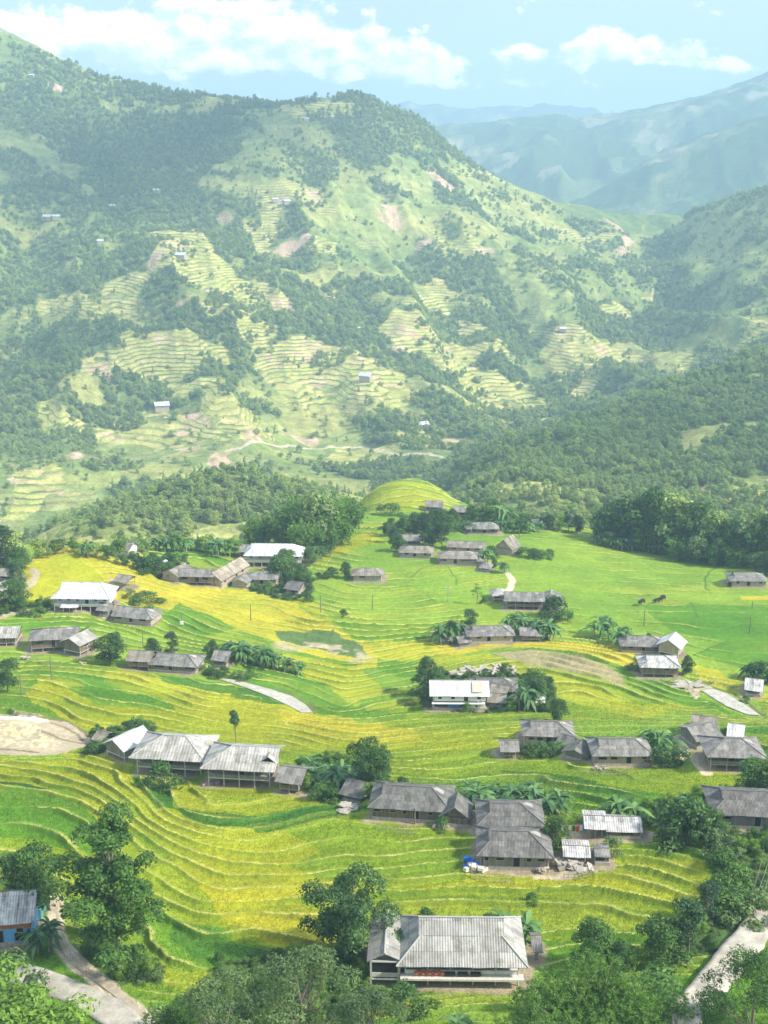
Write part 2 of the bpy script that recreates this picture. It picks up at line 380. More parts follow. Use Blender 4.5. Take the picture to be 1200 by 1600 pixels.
class MB:
    """polygons with uv, one mesh"""
    def __init__(self): self.v = []; self.f = []; self.uv = []; self.m = []
    def face(self, pts, uv=None, m=0):
        i = len(self.v); self.v += [tuple(p) for p in pts]; n = len(pts)
        self.f.append(list(range(i, i + n)))
        if uv is None:
            a = Vector(pts[1]) - Vector(pts[0]); nn = a.cross(Vector(pts[-1]) - Vector(pts[0])); 
            if nn.length < 1e-9: nn = Vector((0, 0, 1))
            a = a.normalized() if a.length > 0 else Vector((1, 0, 0)); b = nn.normalized().cross(a)
            if abs(nn.normalized().z) < .8: a = Vector((-nn.y, nn.x, 0)).normalized(); b = Vector((0, 0, 1))
            uv = [(Vector(p).dot(a), Vector(p).dot(b)) for p in pts]
        self.uv += uv; self.m.append(m)
    def box(self, c, s, m=0, rz=0, rx=0, ry=0):
        M = Matrix.Translation(c) @ Matrix.Rotation(rz, 4, 'Z') @ Matrix.Rotation(ry, 4, 'Y') @ Matrix.Rotation(rx, 4, 'X')
        hx, hy, hz = s[0] / 2, s[1] / 2, s[2] / 2
        P = [M @ Vector((x, y, z)) for x in (-hx, hx) for y in (-hy, hy) for z in (-hz, hz)]
        for f in ((0, 1, 3, 2), (4, 6, 7, 5), (0, 4, 5, 1), (2, 3, 7, 6), (0, 2, 6, 4), (1, 5, 7, 3)):
            self.face([P[i] for i in f], None, m)
    def tube(self, p, q, r0, r1=None, n=6, m=0, cap=True):
        r1 = r0 if r1 is None else r1; p = Vector(p); q = Vector(q); d = (q - p)
        if d.length < 1e-6: return
        d.normalize(); a = d.orthogonal().normalized(); b = d.cross(a)
        A = [p + (a * math.cos(t) + b * math.sin(t)) * r0 for t in [2 * math.pi * k / n for k in range(n)]]
        B = [q + (a * math.cos(t) + b * math.sin(t)) * r1 for t in [2 * math.pi * k / n for k in range(n)]]
        L = (q - p).length
        for k in range(n):
            j = (k + 1) % n; self.face([A[k], A[j], B[j], B[k]], [(k / n, 0), ((k + 1) / n, 0), ((k + 1) / n, L), (k / n, L)], m)
        if cap: self.face(B, None, m); self.face(A[::-1], None, m)
    def slab(self, pts, t, uvf, m=0):
        """a sheet of thickness t below a planar polygon, uv from uvf"""
        n = (Vector(pts[1]) - Vector(pts[0])).cross(Vector(pts[2]) - Vector(pts[0])).normalized()
        if n.z < 0: pts = pts[::-1]; n = -n
        lo = [Vector(p) - n * t for p in pts]
        self.face(pts, [uvf(p) for p in pts], m); self.face(lo[::-1], [uvf(p) for p in lo[::-1]], m)
        for i in range(len(pts)):
            j = (i + 1) % len(pts); q = [lo[i], lo[j], pts[j], pts[i]]; self.face(q, [uvf(p) for p in q], m)
    def build(self, name, mats, parent=None, smooth=False):
        me = bpy.data.meshes.new(name); me.from_pydata(self.v, [], self.f)
        for m in (mats if isinstance(mats, (list, tuple)) else [mats]): me.materials.append(m)
        l = me.uv_layers.new(name='UVMap'); l.data.foreach_set('uv', np.asarray(self.uv, np.float32).ravel())
        me.polygons.foreach_set('material_index', np.asarray(self.m, np.int32))
        if smooth: me.polygons.foreach_set('use_smooth', np.ones(len(self.f), bool))
        o = bpy.data.objects.new(name, me); C.objects.link(o)
        if parent: o.parent = parent
        return o

def tag(o, label=None, cat=None, group=None, kind=None):
    if label: o['label'] = label
    if cat: o['category'] = cat
    if group: o['group'] = group
    if kind: o['kind'] = kind
    return o
def empty(name, loc, rz=0.0):
    o = bpy.data.objects.new(name, None); C.objects.link(o); o.location = loc; o.rotation_euler = (0, 0, rz)
    o.empty_display_size = 0.3; return o
KIDS = {}
def kids(o):
    return list(o.children)
def copy_tree(o, parent=None):
    c = o.copy(); C.objects.link(c)
    if parent: c.parent = parent
    for ch in kids(o): copy_tree(ch, c)
    return c

# ------------------------------------------------------------------ materials
MATS = {}
def mat(name, fn):
    if name in MATS: return MATS[name]
    m = bpy.data.materials.new(name); m.use_nodes = True; MATS[name] = m
    t = NT(m.node_tree); fn(t); return m
def finish(t, col, rough=0.85, bump=None, bs=0.3, bd=0.05, spec=0.25, transl=None):
    p = t.node('ShaderNodeBsdfPrincipled'); t.put(p.inputs['Base Color'], col); t.put(p.inputs['Roughness'], rough)
    p.inputs['Specular IOR Level'].default_value = spec
    if bump is not None:
        b = t.node('ShaderNodeBump'); b.inputs['Strength'].default_value = bs; b.inputs['Distance'].default_value = bd
        t.put(b.inputs['Height'], bump); t.l.new(b.outputs[0], p.inputs['Normal'])
    o = t.node('ShaderNodeOutputMaterial'); sh = p.outputs[0]
    if transl:
        tr = t.node('ShaderNodeBsdfTranslucent'); t.put(tr.inputs[0], transl[1])
        mx = t.node('ShaderNodeMixShader'); mx.inputs[0].default_value = transl[0]
        t.l.new(sh, mx.inputs[1]); t.l.new(tr.outputs[0], mx.inputs[2]); sh = mx.outputs[0]
    t.l.new(sh, o.inputs[0])
def objc(t): return t.node('ShaderNodeTexCoord').outputs['Object']
def geo(t): return t.node('ShaderNodeNewGeometry').outputs['Position']
def uvc(t): return t.node('ShaderNodeTexCoord').outputs['UV']

def m_plain(name, c, rough=.8, var=.25, sc=2.0, spec=.25):
    def fn(t):
        n = t.noise(objc(t), sc, 4, .6); n2 = t.noise(objc(t), sc * 7, 3, .6)
        k = t.ramp(t.math('ADD', t.math('MULTIPLY', n, .7), t.math('MULTIPLY', n2, .3)), .3, .7, 1 - var, 1 + var)
        finish(t, t.mix(1.0, c, t.vec(k, k, k), 'MULTIPLY'), rough, n2, .2, .02, spec)
    return mat(name, fn)

def m_rice(t):
    col = t.attr('Col')[0]; g = geo(t)
    n1 = t.noise(g, 4.5, 2, .7); n2 = t.noise(g, .9, 3, .6); n3 = t.noise(g, .12, 3, .5)
    veg = t.attr('veg')[2]; ph = t.attr('ph')[2]; gp = t.math('MAXIMUM', t.attr('gp')[2], .02); am = t.attr('am')[2]
    fl = t.math('FLOOR', ph); f = t.math('FRACT', ph)
    up = t.math('DIVIDE', f, gp); dn = t.math('DIVIDE', t.math('SUBTRACT', 1.0, f), gp)     # metres from the terrace edge
    rnd = t.node('ShaderNodeTexWhiteNoise', noise_dimensions='2D'); blk = t.math('FLOOR', t.math('MULTIPLY', t.noise(g, .022, 1, .4), 6.0))
    t.put(rnd.inputs[0], t.vec(fl, blk, 0.0))
    amf = t.math('MULTIPLY', t.math('MINIMUM', t.math('MULTIPLY', am, 2.2), 1.0), veg)
    r = t.math('MULTIPLY', t.math('SUBTRACT', rnd.outputs[0], .5), amf)                     # every terrace ripens on its own
    c = t.mix(t.math('MAXIMUM', t.math('MULTIPLY', r, .9), 0.0), col, (.37, .375, .045))
    c = t.mix(t.math('MAXIMUM', t.math('MULTIPLY', r, -1.0), 0.0), c, (.10, .21, .02))
    k = t.math('MULTIPLY', t.ramp(n1, .25, .75, .76, 1.24), t.ramp(n2, .3, .7, .9, 1.1))
    k = t.math('MULTIPLY', k, t.ramp(n3, .3, .7, .9, 1.1))
    c = t.mix(1.0, c, t.vec(k, k, t.math('MULTIPLY', k, .95)), 'MULTIPLY')
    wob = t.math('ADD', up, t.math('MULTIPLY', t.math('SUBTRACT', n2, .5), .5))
    edge = t.math('MULTIPLY', t.ramp(wob, .85, .05), t.math('MULTIPLY', amf, t.ramp(t.noise(g, .25, 2, .5), .35, .6, .2, .7)))            # straw-coloured outer row, painted paler for the light the edge catches
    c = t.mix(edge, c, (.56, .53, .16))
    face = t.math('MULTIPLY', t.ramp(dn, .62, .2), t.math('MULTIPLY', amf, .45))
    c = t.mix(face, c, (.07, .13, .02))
    hgt = t.math('ADD', n1, t.math('MULTIPLY', n2, .5))
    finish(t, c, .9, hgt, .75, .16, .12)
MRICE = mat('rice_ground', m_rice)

def m_slope(t):
    col = t.attr('Col')[0]; g = geo(t); terr = t.attr('terr')[2]
    x, y, z = t.xyz(g)[:3]
    n0 = t.noise(g, .012, 3, .5); n1 = t.noise(g, .09, 4, .65); n2 = t.noise(g, .5, 3, .6)
    zz = t.math('ADD', t.math('MULTIPLY', z, .3), t.math('MULTIPLY', n0, 5.0)); zz = t.math('ADD', zz, t.math('MULTIPLY', n1, .8))
    fr = t.math('FRACT', zz)
    line = t.ramp(fr, .55, .8)                                    # the stepped faces between the small fields
    brk = t.ramp(t.noise(g, .02, 3, .6), .38, .6); terr = t.math('MULTIPLY', terr, t.math('ADD', .5, t.math('MULTIPLY', brk, .5)))
    step = t.noise(t.vec(t.math('MULTIPLY', x, .02), t.math('MULTIPLY', y, .02), t.math('FLOOR', zz)), 1.0, 1, .5)
    c = t.mix(t.math('MULTIPLY', terr, t.ramp(step, .35, .65, .0, .75)), col, (.55, .46, .20))
    c = t.mix(t.math('MULTIPLY', terr, line), c, (.13, .20, .06))
    k = t.math('MULTIPLY', t.ramp(n1, .3, .7, .75, 1.25), t.ramp(n2, .3, .7, .8, 1.2))
    c = t.mix(1.0, c, t.vec(k, k, k), 'MULTIPLY')
    finish(t, c, .95, t.math('ADD', n1, t.math('MULTIPLY', t.math('MULTIPLY', line, terr), -.6)), .6, 2.0, .05)
MSLOPE = mat('mountain_ground', m_slope)

def m_leaf(name, dark, light, tr=.25, back=None):
    def fn(t):
        tn = t.attr('tint')[2]; o = t.node('ShaderNodeObjectInfo').outputs['Random']
        n = t.math('ADD', t.math('MULTIPLY', t.noise(geo(t), .22, 2, .5), .5), t.math('MULTIPLY', t.ramp(t.noise(geo(t), .011, 3, .6), .3, .7), .5))
        k = t.math('ADD', t.math('MULTIPLY', tn, .75), t.math('MULTIPLY', n, .35))
        c = t.mix(t.ramp(k, .1, .95), dark, light)
        c = t.mix(o, t.mix(1.0, c, (.72, .74, .85), 'MULTIPLY'), t.mix(1.0, c, (1.3, 1.2, 1.0), 'MULTIPLY'))
        finish(t, c, .6, None, spec=.3, transl=(tr, t.mix(1.0, c, (1.2, 1.4, .5), 'MULTIPLY')))
    return mat(name, fn)
L_DARK = m_leaf('foliage_dark', (.014, .05, .014), (.095, .21, .045))
L_MID = m_leaf('foliage_mid', (.024, .078, .018), (.14, .28, .055))
L_LIGHT = m_leaf('foliage_light', (.05, .13, .02), (.21, .36, .06))
L_BLUE = m_leaf('foliage_bluish', (.014, .048, .022), (.085, .18, .065))
L_GREY = m_leaf('foliage_greyish', (.03, .072, .028), (.17, .27, .10))
L_BAMB = m_leaf('foliage_bamboo', (.035, .10, .016), (.18, .34, .06))
L_BAN = m_leaf('foliage_banana', (.035, .11, .035), (.16, .31, .11), .3)
L_FAR = m_leaf('foliage_far', (.10, .18, .06), (.38, .50, .17), .32)
L_FAR2 = m_leaf('foliage_far_light', (.15, .22, .07), (.46, .54, .19), .32)

def m_bark(t):
    o = objc(t); n = t.noise(o, 5, 4, .6); finish(t, t.mix(n, (.10, .08, .06), (.30, .27, .22)), .9, n, .4, .03)
BARK = mat('bark', m_bark)
PALE = m_plain('pale_bark', (.42, .38, .30), .9, .3, 3)

def m_roof(name, c1, c2, stain, period=.18, groove=.35, rough=.75, metal=False):
    """ribbed sheets laid in rows; u along the eave, v up the slope"""
    def fn(t):
        uv = uvc(t); u, v, _ = t.xyz(uv)[:3]
        row = t.math('FLOOR', t.math('DIVIDE', v, 1.55)); colu = t.math('FLOOR', t.math('DIVIDE', u, .95))
        rnd = t.node('ShaderNodeTexWhiteNoise', noise_dimensions='3D'); t.put(rnd.inputs[0], t.vec(row, colu, 0.0))
        oi = t.node('ShaderNodeObjectInfo').outputs['Random']
        rib = t.math('SINE', t.math('MULTIPLY', u, 2 * math.pi / period))
        n1 = t.noise(t.vec(t.math('MULTIPLY', u, .8), t.math('MULTIPLY', v, .18), oi), 2.2, 5, .65)   # streaks down the slope
        n2 = t.noise(geo(t), 1.3, 4, .65); n3 = t.noise(geo(t), 9, 3, .6)
        base = t.mix(t.ramp(n2, .3, .7), c1, c2)
        base = t.mix(t.math('MULTIPLY', t.ramp(n1, .42, .72), .7), base, stain)
        k = t.math('ADD', .74, t.math('MULTIPLY', rnd.outputs[0], .5))
        base = t.mix(t.math('MULTIPLY', t.ramp(t.noise(t.vec(u, v, oi), .45, 5, .7), .54, .72), .0 if metal else .55), base, t.mix(oi, (.24, .17, .11), (.12, .14, .08)))
        k = t.math('MULTIPLY', k, t.ramp(n3, .3, .7, .88, 1.12))
        seam = t.ramp(t.math('FRACT', t.math('DIVIDE', v, 1.55)), 0.0, .05, .55, 1.0)
        k = t.math('MULTIPLY', k, seam)
        k = t.math('MULTIPLY', k, t.ramp(rib, -1, .1, 1 - groove, 1.0))      # dirt lying in the grooves
        base = t.mix(t.ramp(rnd.outputs[0], .955, .96, 0, .5), base, (.45, .45, .44))
        finish(t, t.mix(1.0, base, t.vec(k, k, k), 'MULTIPLY'), rough, rib, .5, .03, .4 if metal else .15)
    return mat(name, fn)
ROOF = {
 'grey': m_roof('roof_grey', (.215, .207, .197), (.34, .33, .315), (.11, .105, .098)),
 'dark': m_roof('roof_dark', (.14, .138, .134), (.235, .23, .22), (.068, .066, .062)),
 'light': m_roof('roof_light', (.37, .365, .35), (.47, .465, .445), (.24, .23, .21), .27, .38),
 'pale': m_roof('roof_pale', (.36, .35, .33), (.47, .46, .435), (.23, .21, .18), .5, .2),
 'white': m_roof('roof_white', (.60, .605, .62), (.68, .685, .70), (.46, .465, .47), .5, .10, .5, True),
 'brown': m_roof('roof_brown', (.26, .235, .20), (.36, .33, .29), (.14, .115, .095)),
 'patchy': m_roof('roof_patchy', (.46, .45, .45), (.66, .65, .65), (.09, .085, .085), .3, .3),
 'thatch': m_roof('roof_thatch', (.36, .31, .25), (.48, .43, .36), (.22, .18, .14), .09, .25),
}
def m_planks(name, c1, c2, per=.22):
    def fn(t):
        u, v, _ = t.xyz(uvc(t))[:3]; q = t.math('DIVIDE', u, per)
        rnd = t.node('ShaderNodeTexWhiteNoise', noise_dimensions='1D'); t.put(rnd.inputs[1], t.math('FLOOR', q))
        n = t.noise(t.vec(t.math('MULTIPLY', u, 6.0), v, 0.0), 1.5, 4, .6)
        c = t.mix(t.math('ADD', t.math('MULTIPLY', rnd.outputs[0], .6), t.math('MULTIPLY', n, .4)), c1, c2)
        gap = t.ramp(t.math('FRACT', q), 0, .1, .35, 1)
        finish(t, t.mix(1.0, c, t.vec(gap, gap, gap), 'MULTIPLY'), .9, gap, .4, .02, .1)
    return mat(name, fn)
WALL = {
 'wood': m_planks('wall_wood', (.13, .105, .08), (.27, .22, .165)),
 'grey': m_planks('wall_grey_wood', (.17, .16, .145), (.30, .28, .25), .3),
 'pale': m_plain('wall_clay', (.46, .40, .31), .95, .2, 1.2),
 'white': m_plain('wall_white', (.72, .72, .70), .8, .08, .8),
 'tan': m_planks('wall_tan_boards', (.34, .27, .20), (.50, .42, .33), .35),
 'blue': m_plain('wall_blue', (.15, .42, .80), .8, .08, .8),
}
POST = m_plain('weathered_post', (.34, .31, .27), .9, .25, 3)
POSTP = m_plain('pale_post', (.58, .56, .52), .9, .15, 3)
DARKW = m_plain('dark_opening', (.02, .02, .022), .8, .1, 3)
CONC = m_plain('concrete', (.42, .385, .33), .9, .30, .45)
BLACK = m_plain('old_black_timber', (.05, .045, .04), .9, .3, 3)
RIDGE = m_plain('ridge_sheet', (.17, .165, .16), .8, .2, 3)
RIDGEL = m_plain('ridge_sheet_light', (.42, .42, .41), .7, .15, 3)
ORANGE = m_plain('orange_cloth', (.85, .22, .08), .8, .2, 6)
BLUEC = m_plain('blue_tarp', (.05, .20, .62), .6, .2, 4)
REDC = m_plain('red_cloth', (.55, .05, .04), .8, .2, 6)
WHITEC = m_plain('white_plastic', (.8, .8, .8), .5, .05, 6)
TEAL = m_plain('teal_sheet', (.16, .40, .38), .6, .15, 4)
PUMP = m_plain('pumpkin_skin', (.72, .18, .07), .6, .2, 8)
BRICK = m_plain('orange_timber', (.50, .16, .06), .8, .2, 2)
STONE = m_plain('field_stone', (.40, .37, .32), .95, .3, 3)
BUFF = m_plain('dark_hide', (.03, .028, .026), .8, .3, 4)

# ------------------------------------------------------------------ colours of the fields
GOLD = (.44, .39, .03); YEL = (.32, .345, .02); OLI = (.20, .285, .018); LIME = (.185, .30, .032); GRN = (.10, .225, .018); DEEP = (.058, .16, .020)
SOIL = (.44, .37, .275); WEED = (.075, .135, .035)
FIELDS = [
 # general grounds, then patches over them
 (OLI, [(-300, 1700), (1500, 1700), (1500, 1130), (-300, 1130)]),
 (YEL, [(-300, 1180), (100, 1165), (300, 1290), (420, 1302), (540, 1325), (450, 1352), (620, 1378), (480, 1400), (580, 1432), (430, 1475), (300, 1440), (180, 1330), (60, 1240), (-300, 1230)]),
 (YEL, [(640, 1390), (820, 1345), (930, 1335), (1100, 1345), (1110, 1405), (1050, 1430), (850, 1405)]),
 (LIME, [(-300, 1040), (200, 1030), (560, 1090), (640, 1120), (1500, 1120), (1500, 860), (-300, 850)]),
 (GRN, [(-300, 1035), (150, 1036), (190, 1048), (60, 1075), (-300, 1090)]),
 (GRN, [(650, 1122), (850, 1114), (960, 1125), (1200, 1128), (1400, 1130), (1400, 1240), (1080, 1200), (870, 1165), (640, 1165)]),
 (OLI, [(640, 1080), (850, 1060), (1000, 1090), (1060, 1115), (880, 1135), (650, 1150), (560, 1120), (600, 1100)]),
 (LIME, [(860, 1130), (960, 1128), (1100, 1126), (1080, 1150), (900, 1150)]),
 (GOLD, [(20, 955), (38, 880), (110, 850), (180, 868), (260, 900), (330, 918), (440, 925), (475, 940), (440, 985), (400, 990), (330, 972), (240, 948), (120, 938)]),
 (YEL, [(20, 950), (38, 885), (110, 868), (155, 890), (168, 915), (110, 940)]),
 (GOLD, [(330, 972), (450, 945), (490, 965), (540, 990), (600, 1015), (640, 1030), (560, 1045), (480, 1028), (420, 1005)]),
 (YEL, [(440, 925), (520, 915), (560, 940), (540, 975), (490, 962)]),
 (LIME, [(470, 905), (620, 900), (700, 960), (680, 1000), (600, 1005), (540, 985), (500, 950)]),
 (GRN, [(520, 975), (600, 985), (700, 978), (690, 1000), (620, 1004), (560, 998)]),
 (YEL, [(490, 880), (600, 845), (570, 830), (480, 860)]),
 (YEL, [(565, 765), (640, 755), (700, 772), (700, 800), (600, 800), (560, 790)]),
 (GRN, [(225, 862), (300, 852), (360, 868), (350, 885), (260, 890)]),
 (GRN, [(0, 985), (0, 972), (90, 962), (160, 975), (90, 985)]),
 (GRN, [(245, 965), (285, 944), (370, 982), (340, 990), (365, 1000), (250, 985)]),
 (GRN, [(365, 984), (430, 1005), (500, 1028), (590, 1036), (500, 1042), (420, 1030)]),
 (OLI, [(300, 1000), (350, 988), (420, 1010), (420, 1040), (330, 1015)]),
 (YEL, [(400, 1008), (480, 1030), (560, 1045), (600, 1080), (555, 1105), (530, 1085), (450, 1048)]),
 (GRN, [(390, 1045), (470, 1050), (520, 1080), (560, 1110), (640, 1120), (600, 1130), (500, 1115), (400, 1075), (330, 1060)]),
 (GRN, [(585, 1028), (650, 1035), (660, 1060), (610, 1055)]),
 (LIME, [(580, 1060), (680, 1055), (680, 1095), (600, 1100)]),
 (YEL, [(590, 1000), (690, 1006), (720, 1000), (700, 1030), (640, 1032), (580, 1026)]),
 (GOLD, [(676, 1012), (790, 1000), (900, 1003), (1000, 1016), (985, 1046), (900, 1018), (800, 1012), (690, 1032)]),
 (YEL, [(660, 1030), (760, 1025), (860, 1052), (960, 1075), (1100, 1108), (1000, 1118), (880, 1095), (760, 1050), (680, 1055)]),
 (OLI, [(850, 1030), (960, 1072), (1060, 1100), (1000, 1102), (880, 1060)]),
 ((.33, .29, .155), [(770, 1023), (830, 1017), (900, 1025), (960, 1045), (985, 1075), (960, 1070), (880, 1048), (800, 1036)]),
 (GRN, [(950, 1040), (1010, 1050), (1090, 1085), (1150, 1115), (1060, 1098), (985, 1066)]),
 (YEL, [(1070, 1030), (1150, 1062), (1200, 1085), (1200, 1100), (1100, 1065)]),
 (GRN, [(1090, 1022), (1135, 1000), (1400, 1010), (1400, 1075), (1200, 1062)]),
 (GOLD, [(1155, 930), (1400, 932), (1400, 940), (1160, 935)]),
 (LIME, [(780, 920), (900, 905), (1000, 935), (1130, 945), (1130, 1000), (950, 985), (850, 965)]),
 (GRN, [(1000, 945), (1200, 945), (1400, 950), (1400, 1010), (1135, 1000), (1050, 985)]),
 (YEL, [(20, 1095), (60, 1062), (110, 1075), (150, 1105), (270, 1115), (420, 1130), (560, 1162), (640, 1145), (800, 1135), (900, 1140), (780, 1170), (560, 1180), (300, 1155), (160, 1145)]),
 (YEL, [(150, 1055), (190, 1045), (300, 1065), (420, 1095), (520, 1120), (600, 1140), (560, 1165), (400, 1140), (280, 1115), (200, 1080)]),
 (GOLD, [(430, 1110), (520, 1120), (655, 1145), (660, 1165), (560, 1165), (460, 1140)]),
 (GRN, [(90, 1048), (150, 1056), (190, 1082), (235, 1088), (275, 1112), (200, 1107), (130, 1092), (95, 1072)]),
 (DEEP, [(230, 1052), (300, 1062), (400, 1082), (445, 1104), (400, 1098), (330, 1084), (260, 1066)]),
 (GRN, [(-60, 1090), (30, 1088), (85, 1113), (110, 1130), (-60, 1118)]),
 (LIME, [(-60, 1178), (80, 1175), (110, 1192), (-60, 1190)]),
 (GRN, [(620, 1222), (800, 1208), (967, 1228), (1035, 1240), (1080, 1268), (1000, 1292), (900, 1290), (860, 1270), (640, 1245)]),
 (DEEP, [(780, 1203), (900, 1213), (967, 1230), (1020, 1243), (920, 1236), (820, 1224)]),
 (GRN, [(-300, 1234), (60, 1238), (150, 1278), (178, 1308), (140, 1338), (60, 1308), (-300, 1300)]),
 (OLI, [(-300, 1300), (60, 1310), (130, 1335), (150, 1375), (60, 1360), (-300, 1350)]),
 (DEEP, [(208, 1198), (240, 1196), (272, 1235), (284, 1264), (248, 1262), (222, 1232)]),
 (YEL, [(250, 1220), (400, 1235), (470, 1240), (520, 1254), (400, 1274), (290, 1262)]),
 (DEEP, [(275, 1262), (400, 1277), (510, 1259), (640, 1280), (730, 1288), (560, 1274), (400, 1300), (310, 1292)]),
 (GRN, [(-300, 1430), (120, 1400), (250, 1435), (420, 1470), (560, 1490), (830, 1480), (1000, 1450), (1110, 1400), (1500, 1380), (1500, 1720), (-300, 1720)]),
 (DEEP, [(262, 1438), (330, 1462), (400, 1470), (435, 1492), (400, 1508), (300, 1498), (265, 1472)]),
 (OLI, [(255, 1500), (330, 1520), (420, 1530), (420, 1560), (300, 1560), (230, 1520)]),
 (OLI, [(560, 1560), (640, 1545), (670, 1550), (640, 1580), (560, 1585)]),
 (LIME, [(640, 1575), (690, 1545), (760, 1530), (850, 1528), (850, 1600), (640, 1600)]),
 (GRN, [(1105, 1290), (1300, 1290), (1300, 1500), (1105, 1450)]),
 (WEED, [(930, 1262), (1000, 1285), (1110, 1285), (1120, 1340), (1115, 1420), (1040, 1500), (1180, 1480), (1300, 1300), (1300, 1200), (1060, 1255)]),
 (GRN, [(985, 1318), (1030, 1300), (1200, 1290), (1200, 1340), (1110, 1345)]),
 ((.10, .165, .055), [(430, 988), (520, 985), (548, 1000), (572, 1022), (555, 1028), (500, 1016), (440, 1002)]),
 (WEED, [(610, 820), (700, 800), (790, 800), (860, 815), (840, 828), (700, 832), (680, 850), (610, 850)]),
 (WEED, [(-100, 850), (30, 862), (36, 940), (100, 942), (60, 965), (-100, 962)]),
 (WEED, [(90, 852), (170, 858), (240, 888), (265, 905), (240, 898), (180, 866), (120, 858)]),
 (WEED, [(400, 905), (480, 895), (490, 930), (455, 940), (390, 925)]),
 (WEED, [(130, 1165), (150, 1140), (230, 1150), (200, 1185), (150, 1182)]),
 (WEED, [(440, 1225), (480, 1190), (600, 1180), (610, 1245), (580, 1262), (500, 1255)]),
 (WEED, [(660, 1075), (672, 1050), (860, 1060), (870, 1115), (840, 1112), (660, 1112)]),
 (WEED, [(100, 1480), (160, 1470), (250, 1500), (250, 1530), (180, 1560), (110, 1500)]),
 (WEED, [(340, 1500), (500, 1480), (600, 1500), (560, 1600), (300, 1600)]),
 (SOIL, [(-60, 1112), (60, 1119), (108, 1132), (150, 1158), (122, 1170), (92, 1181), (-60, 1188)]),
 (SOIL, [(38, 918), (52, 888), (60, 885), (62, 895), (46, 922)]),
 (SOIL, [(165, 910), (172, 898), (182, 912), (186, 920), (168, 922)]),
 (SOIL, [(0, 962), (55, 948), (56, 952), (0, 968)]),
 (SOIL, [(735, 1372), (760, 1362), (870, 1358), (935, 1340), (930, 1358), (870, 1372)]),
 (SOIL, [(875, 1300), (1030, 1300), (1030, 1312), (880, 1322)]),
 (SOIL, [(1060, 1075), (1085, 1068), (1100, 1075), (1090, 1090)]),
 (SOIL, [(-100, 1450), (60, 1455), (70, 1478), (-100, 1500)]),
]
FIELDS = [(c, VP(p)) for c, p in FIELDS]
SOILMASK = [p for c, p in FIELDS if c == SOIL]
PATHS = [  # (half width, colour, polyline on the ground)
 (.9, (.50, .44, .34), [(85, 1405), (85, 1450), (95, 1480), (130, 1515), (170, 1545), (215, 1580), (230, 1600)]),
 (.9, (.55, .47, .33), [(1055, 1155), (1068, 1168), (1072, 1185), (1085, 1195), (1105, 1210)]),
 (.9, (.58, .52, .42), [(793, 897), (801, 908), (799, 918), (793, 927)]),
 (.25, (.07, .16, .03), [(1085, 1025), (1110, 1012), (1136, 1000)]), (.22, (.07, .16, .03), [(1076, 941), (1086, 955), (1090, 965)]),
 (.25, (.07, .16, .03), [(1126, 884), (1108, 892), (1101, 905), (1102, 918), (1110, 922)]),
 (.22, (.08, .18, .03), [(701, 887), (713, 905), (714, 917)]), (.22, (.08, .18, .03), [(640, 905), (660, 890), (695, 880)]),
 (1.3, (.03, .09, .02), [(0, 1231), (30, 1231), (62, 1236)]),
 (.4, (.3, .24, .14), [(100, 867), (130, 861), (162, 871)]),
 (.35, (.2, .17, .10), [(-20, 1117), (30, 1118), (70, 1124), (108, 1131), (150, 1158), (130, 1170)]), (.3, (.24, .19, .12), [(58, 1143), (90, 1155), (140, 1166)]),
 (.3, (.24, .19, .12), [(80, 1131), (120, 1150), (133, 1165)]), (1.1, (.62, .58, .52), [(-20, 1122), (30, 1122), (66, 1127)]), (.35, (.2, .17, .10), [(-20, 1172), (20, 1174), (60, 1178)]),
 (.3, (.16, .15, .08), [(424, 1078), (462, 1088), (484, 1100), (493, 1116)]), (.35, (.13, .12, .08), [(1114, 1074), (1140, 1082), (1168, 1098), (1200, 1120)]),
 (.3, (.09, .16, .03), [(768, 1021), (830, 1015), (905, 1023), (962, 1043), (988, 1070)]),
]
PATHS = [(hw, c, VP(p)) for hw, c, p in PATHS]
PLUMES = VP([(450, 1010), (525, 1012), (560, 1030)])

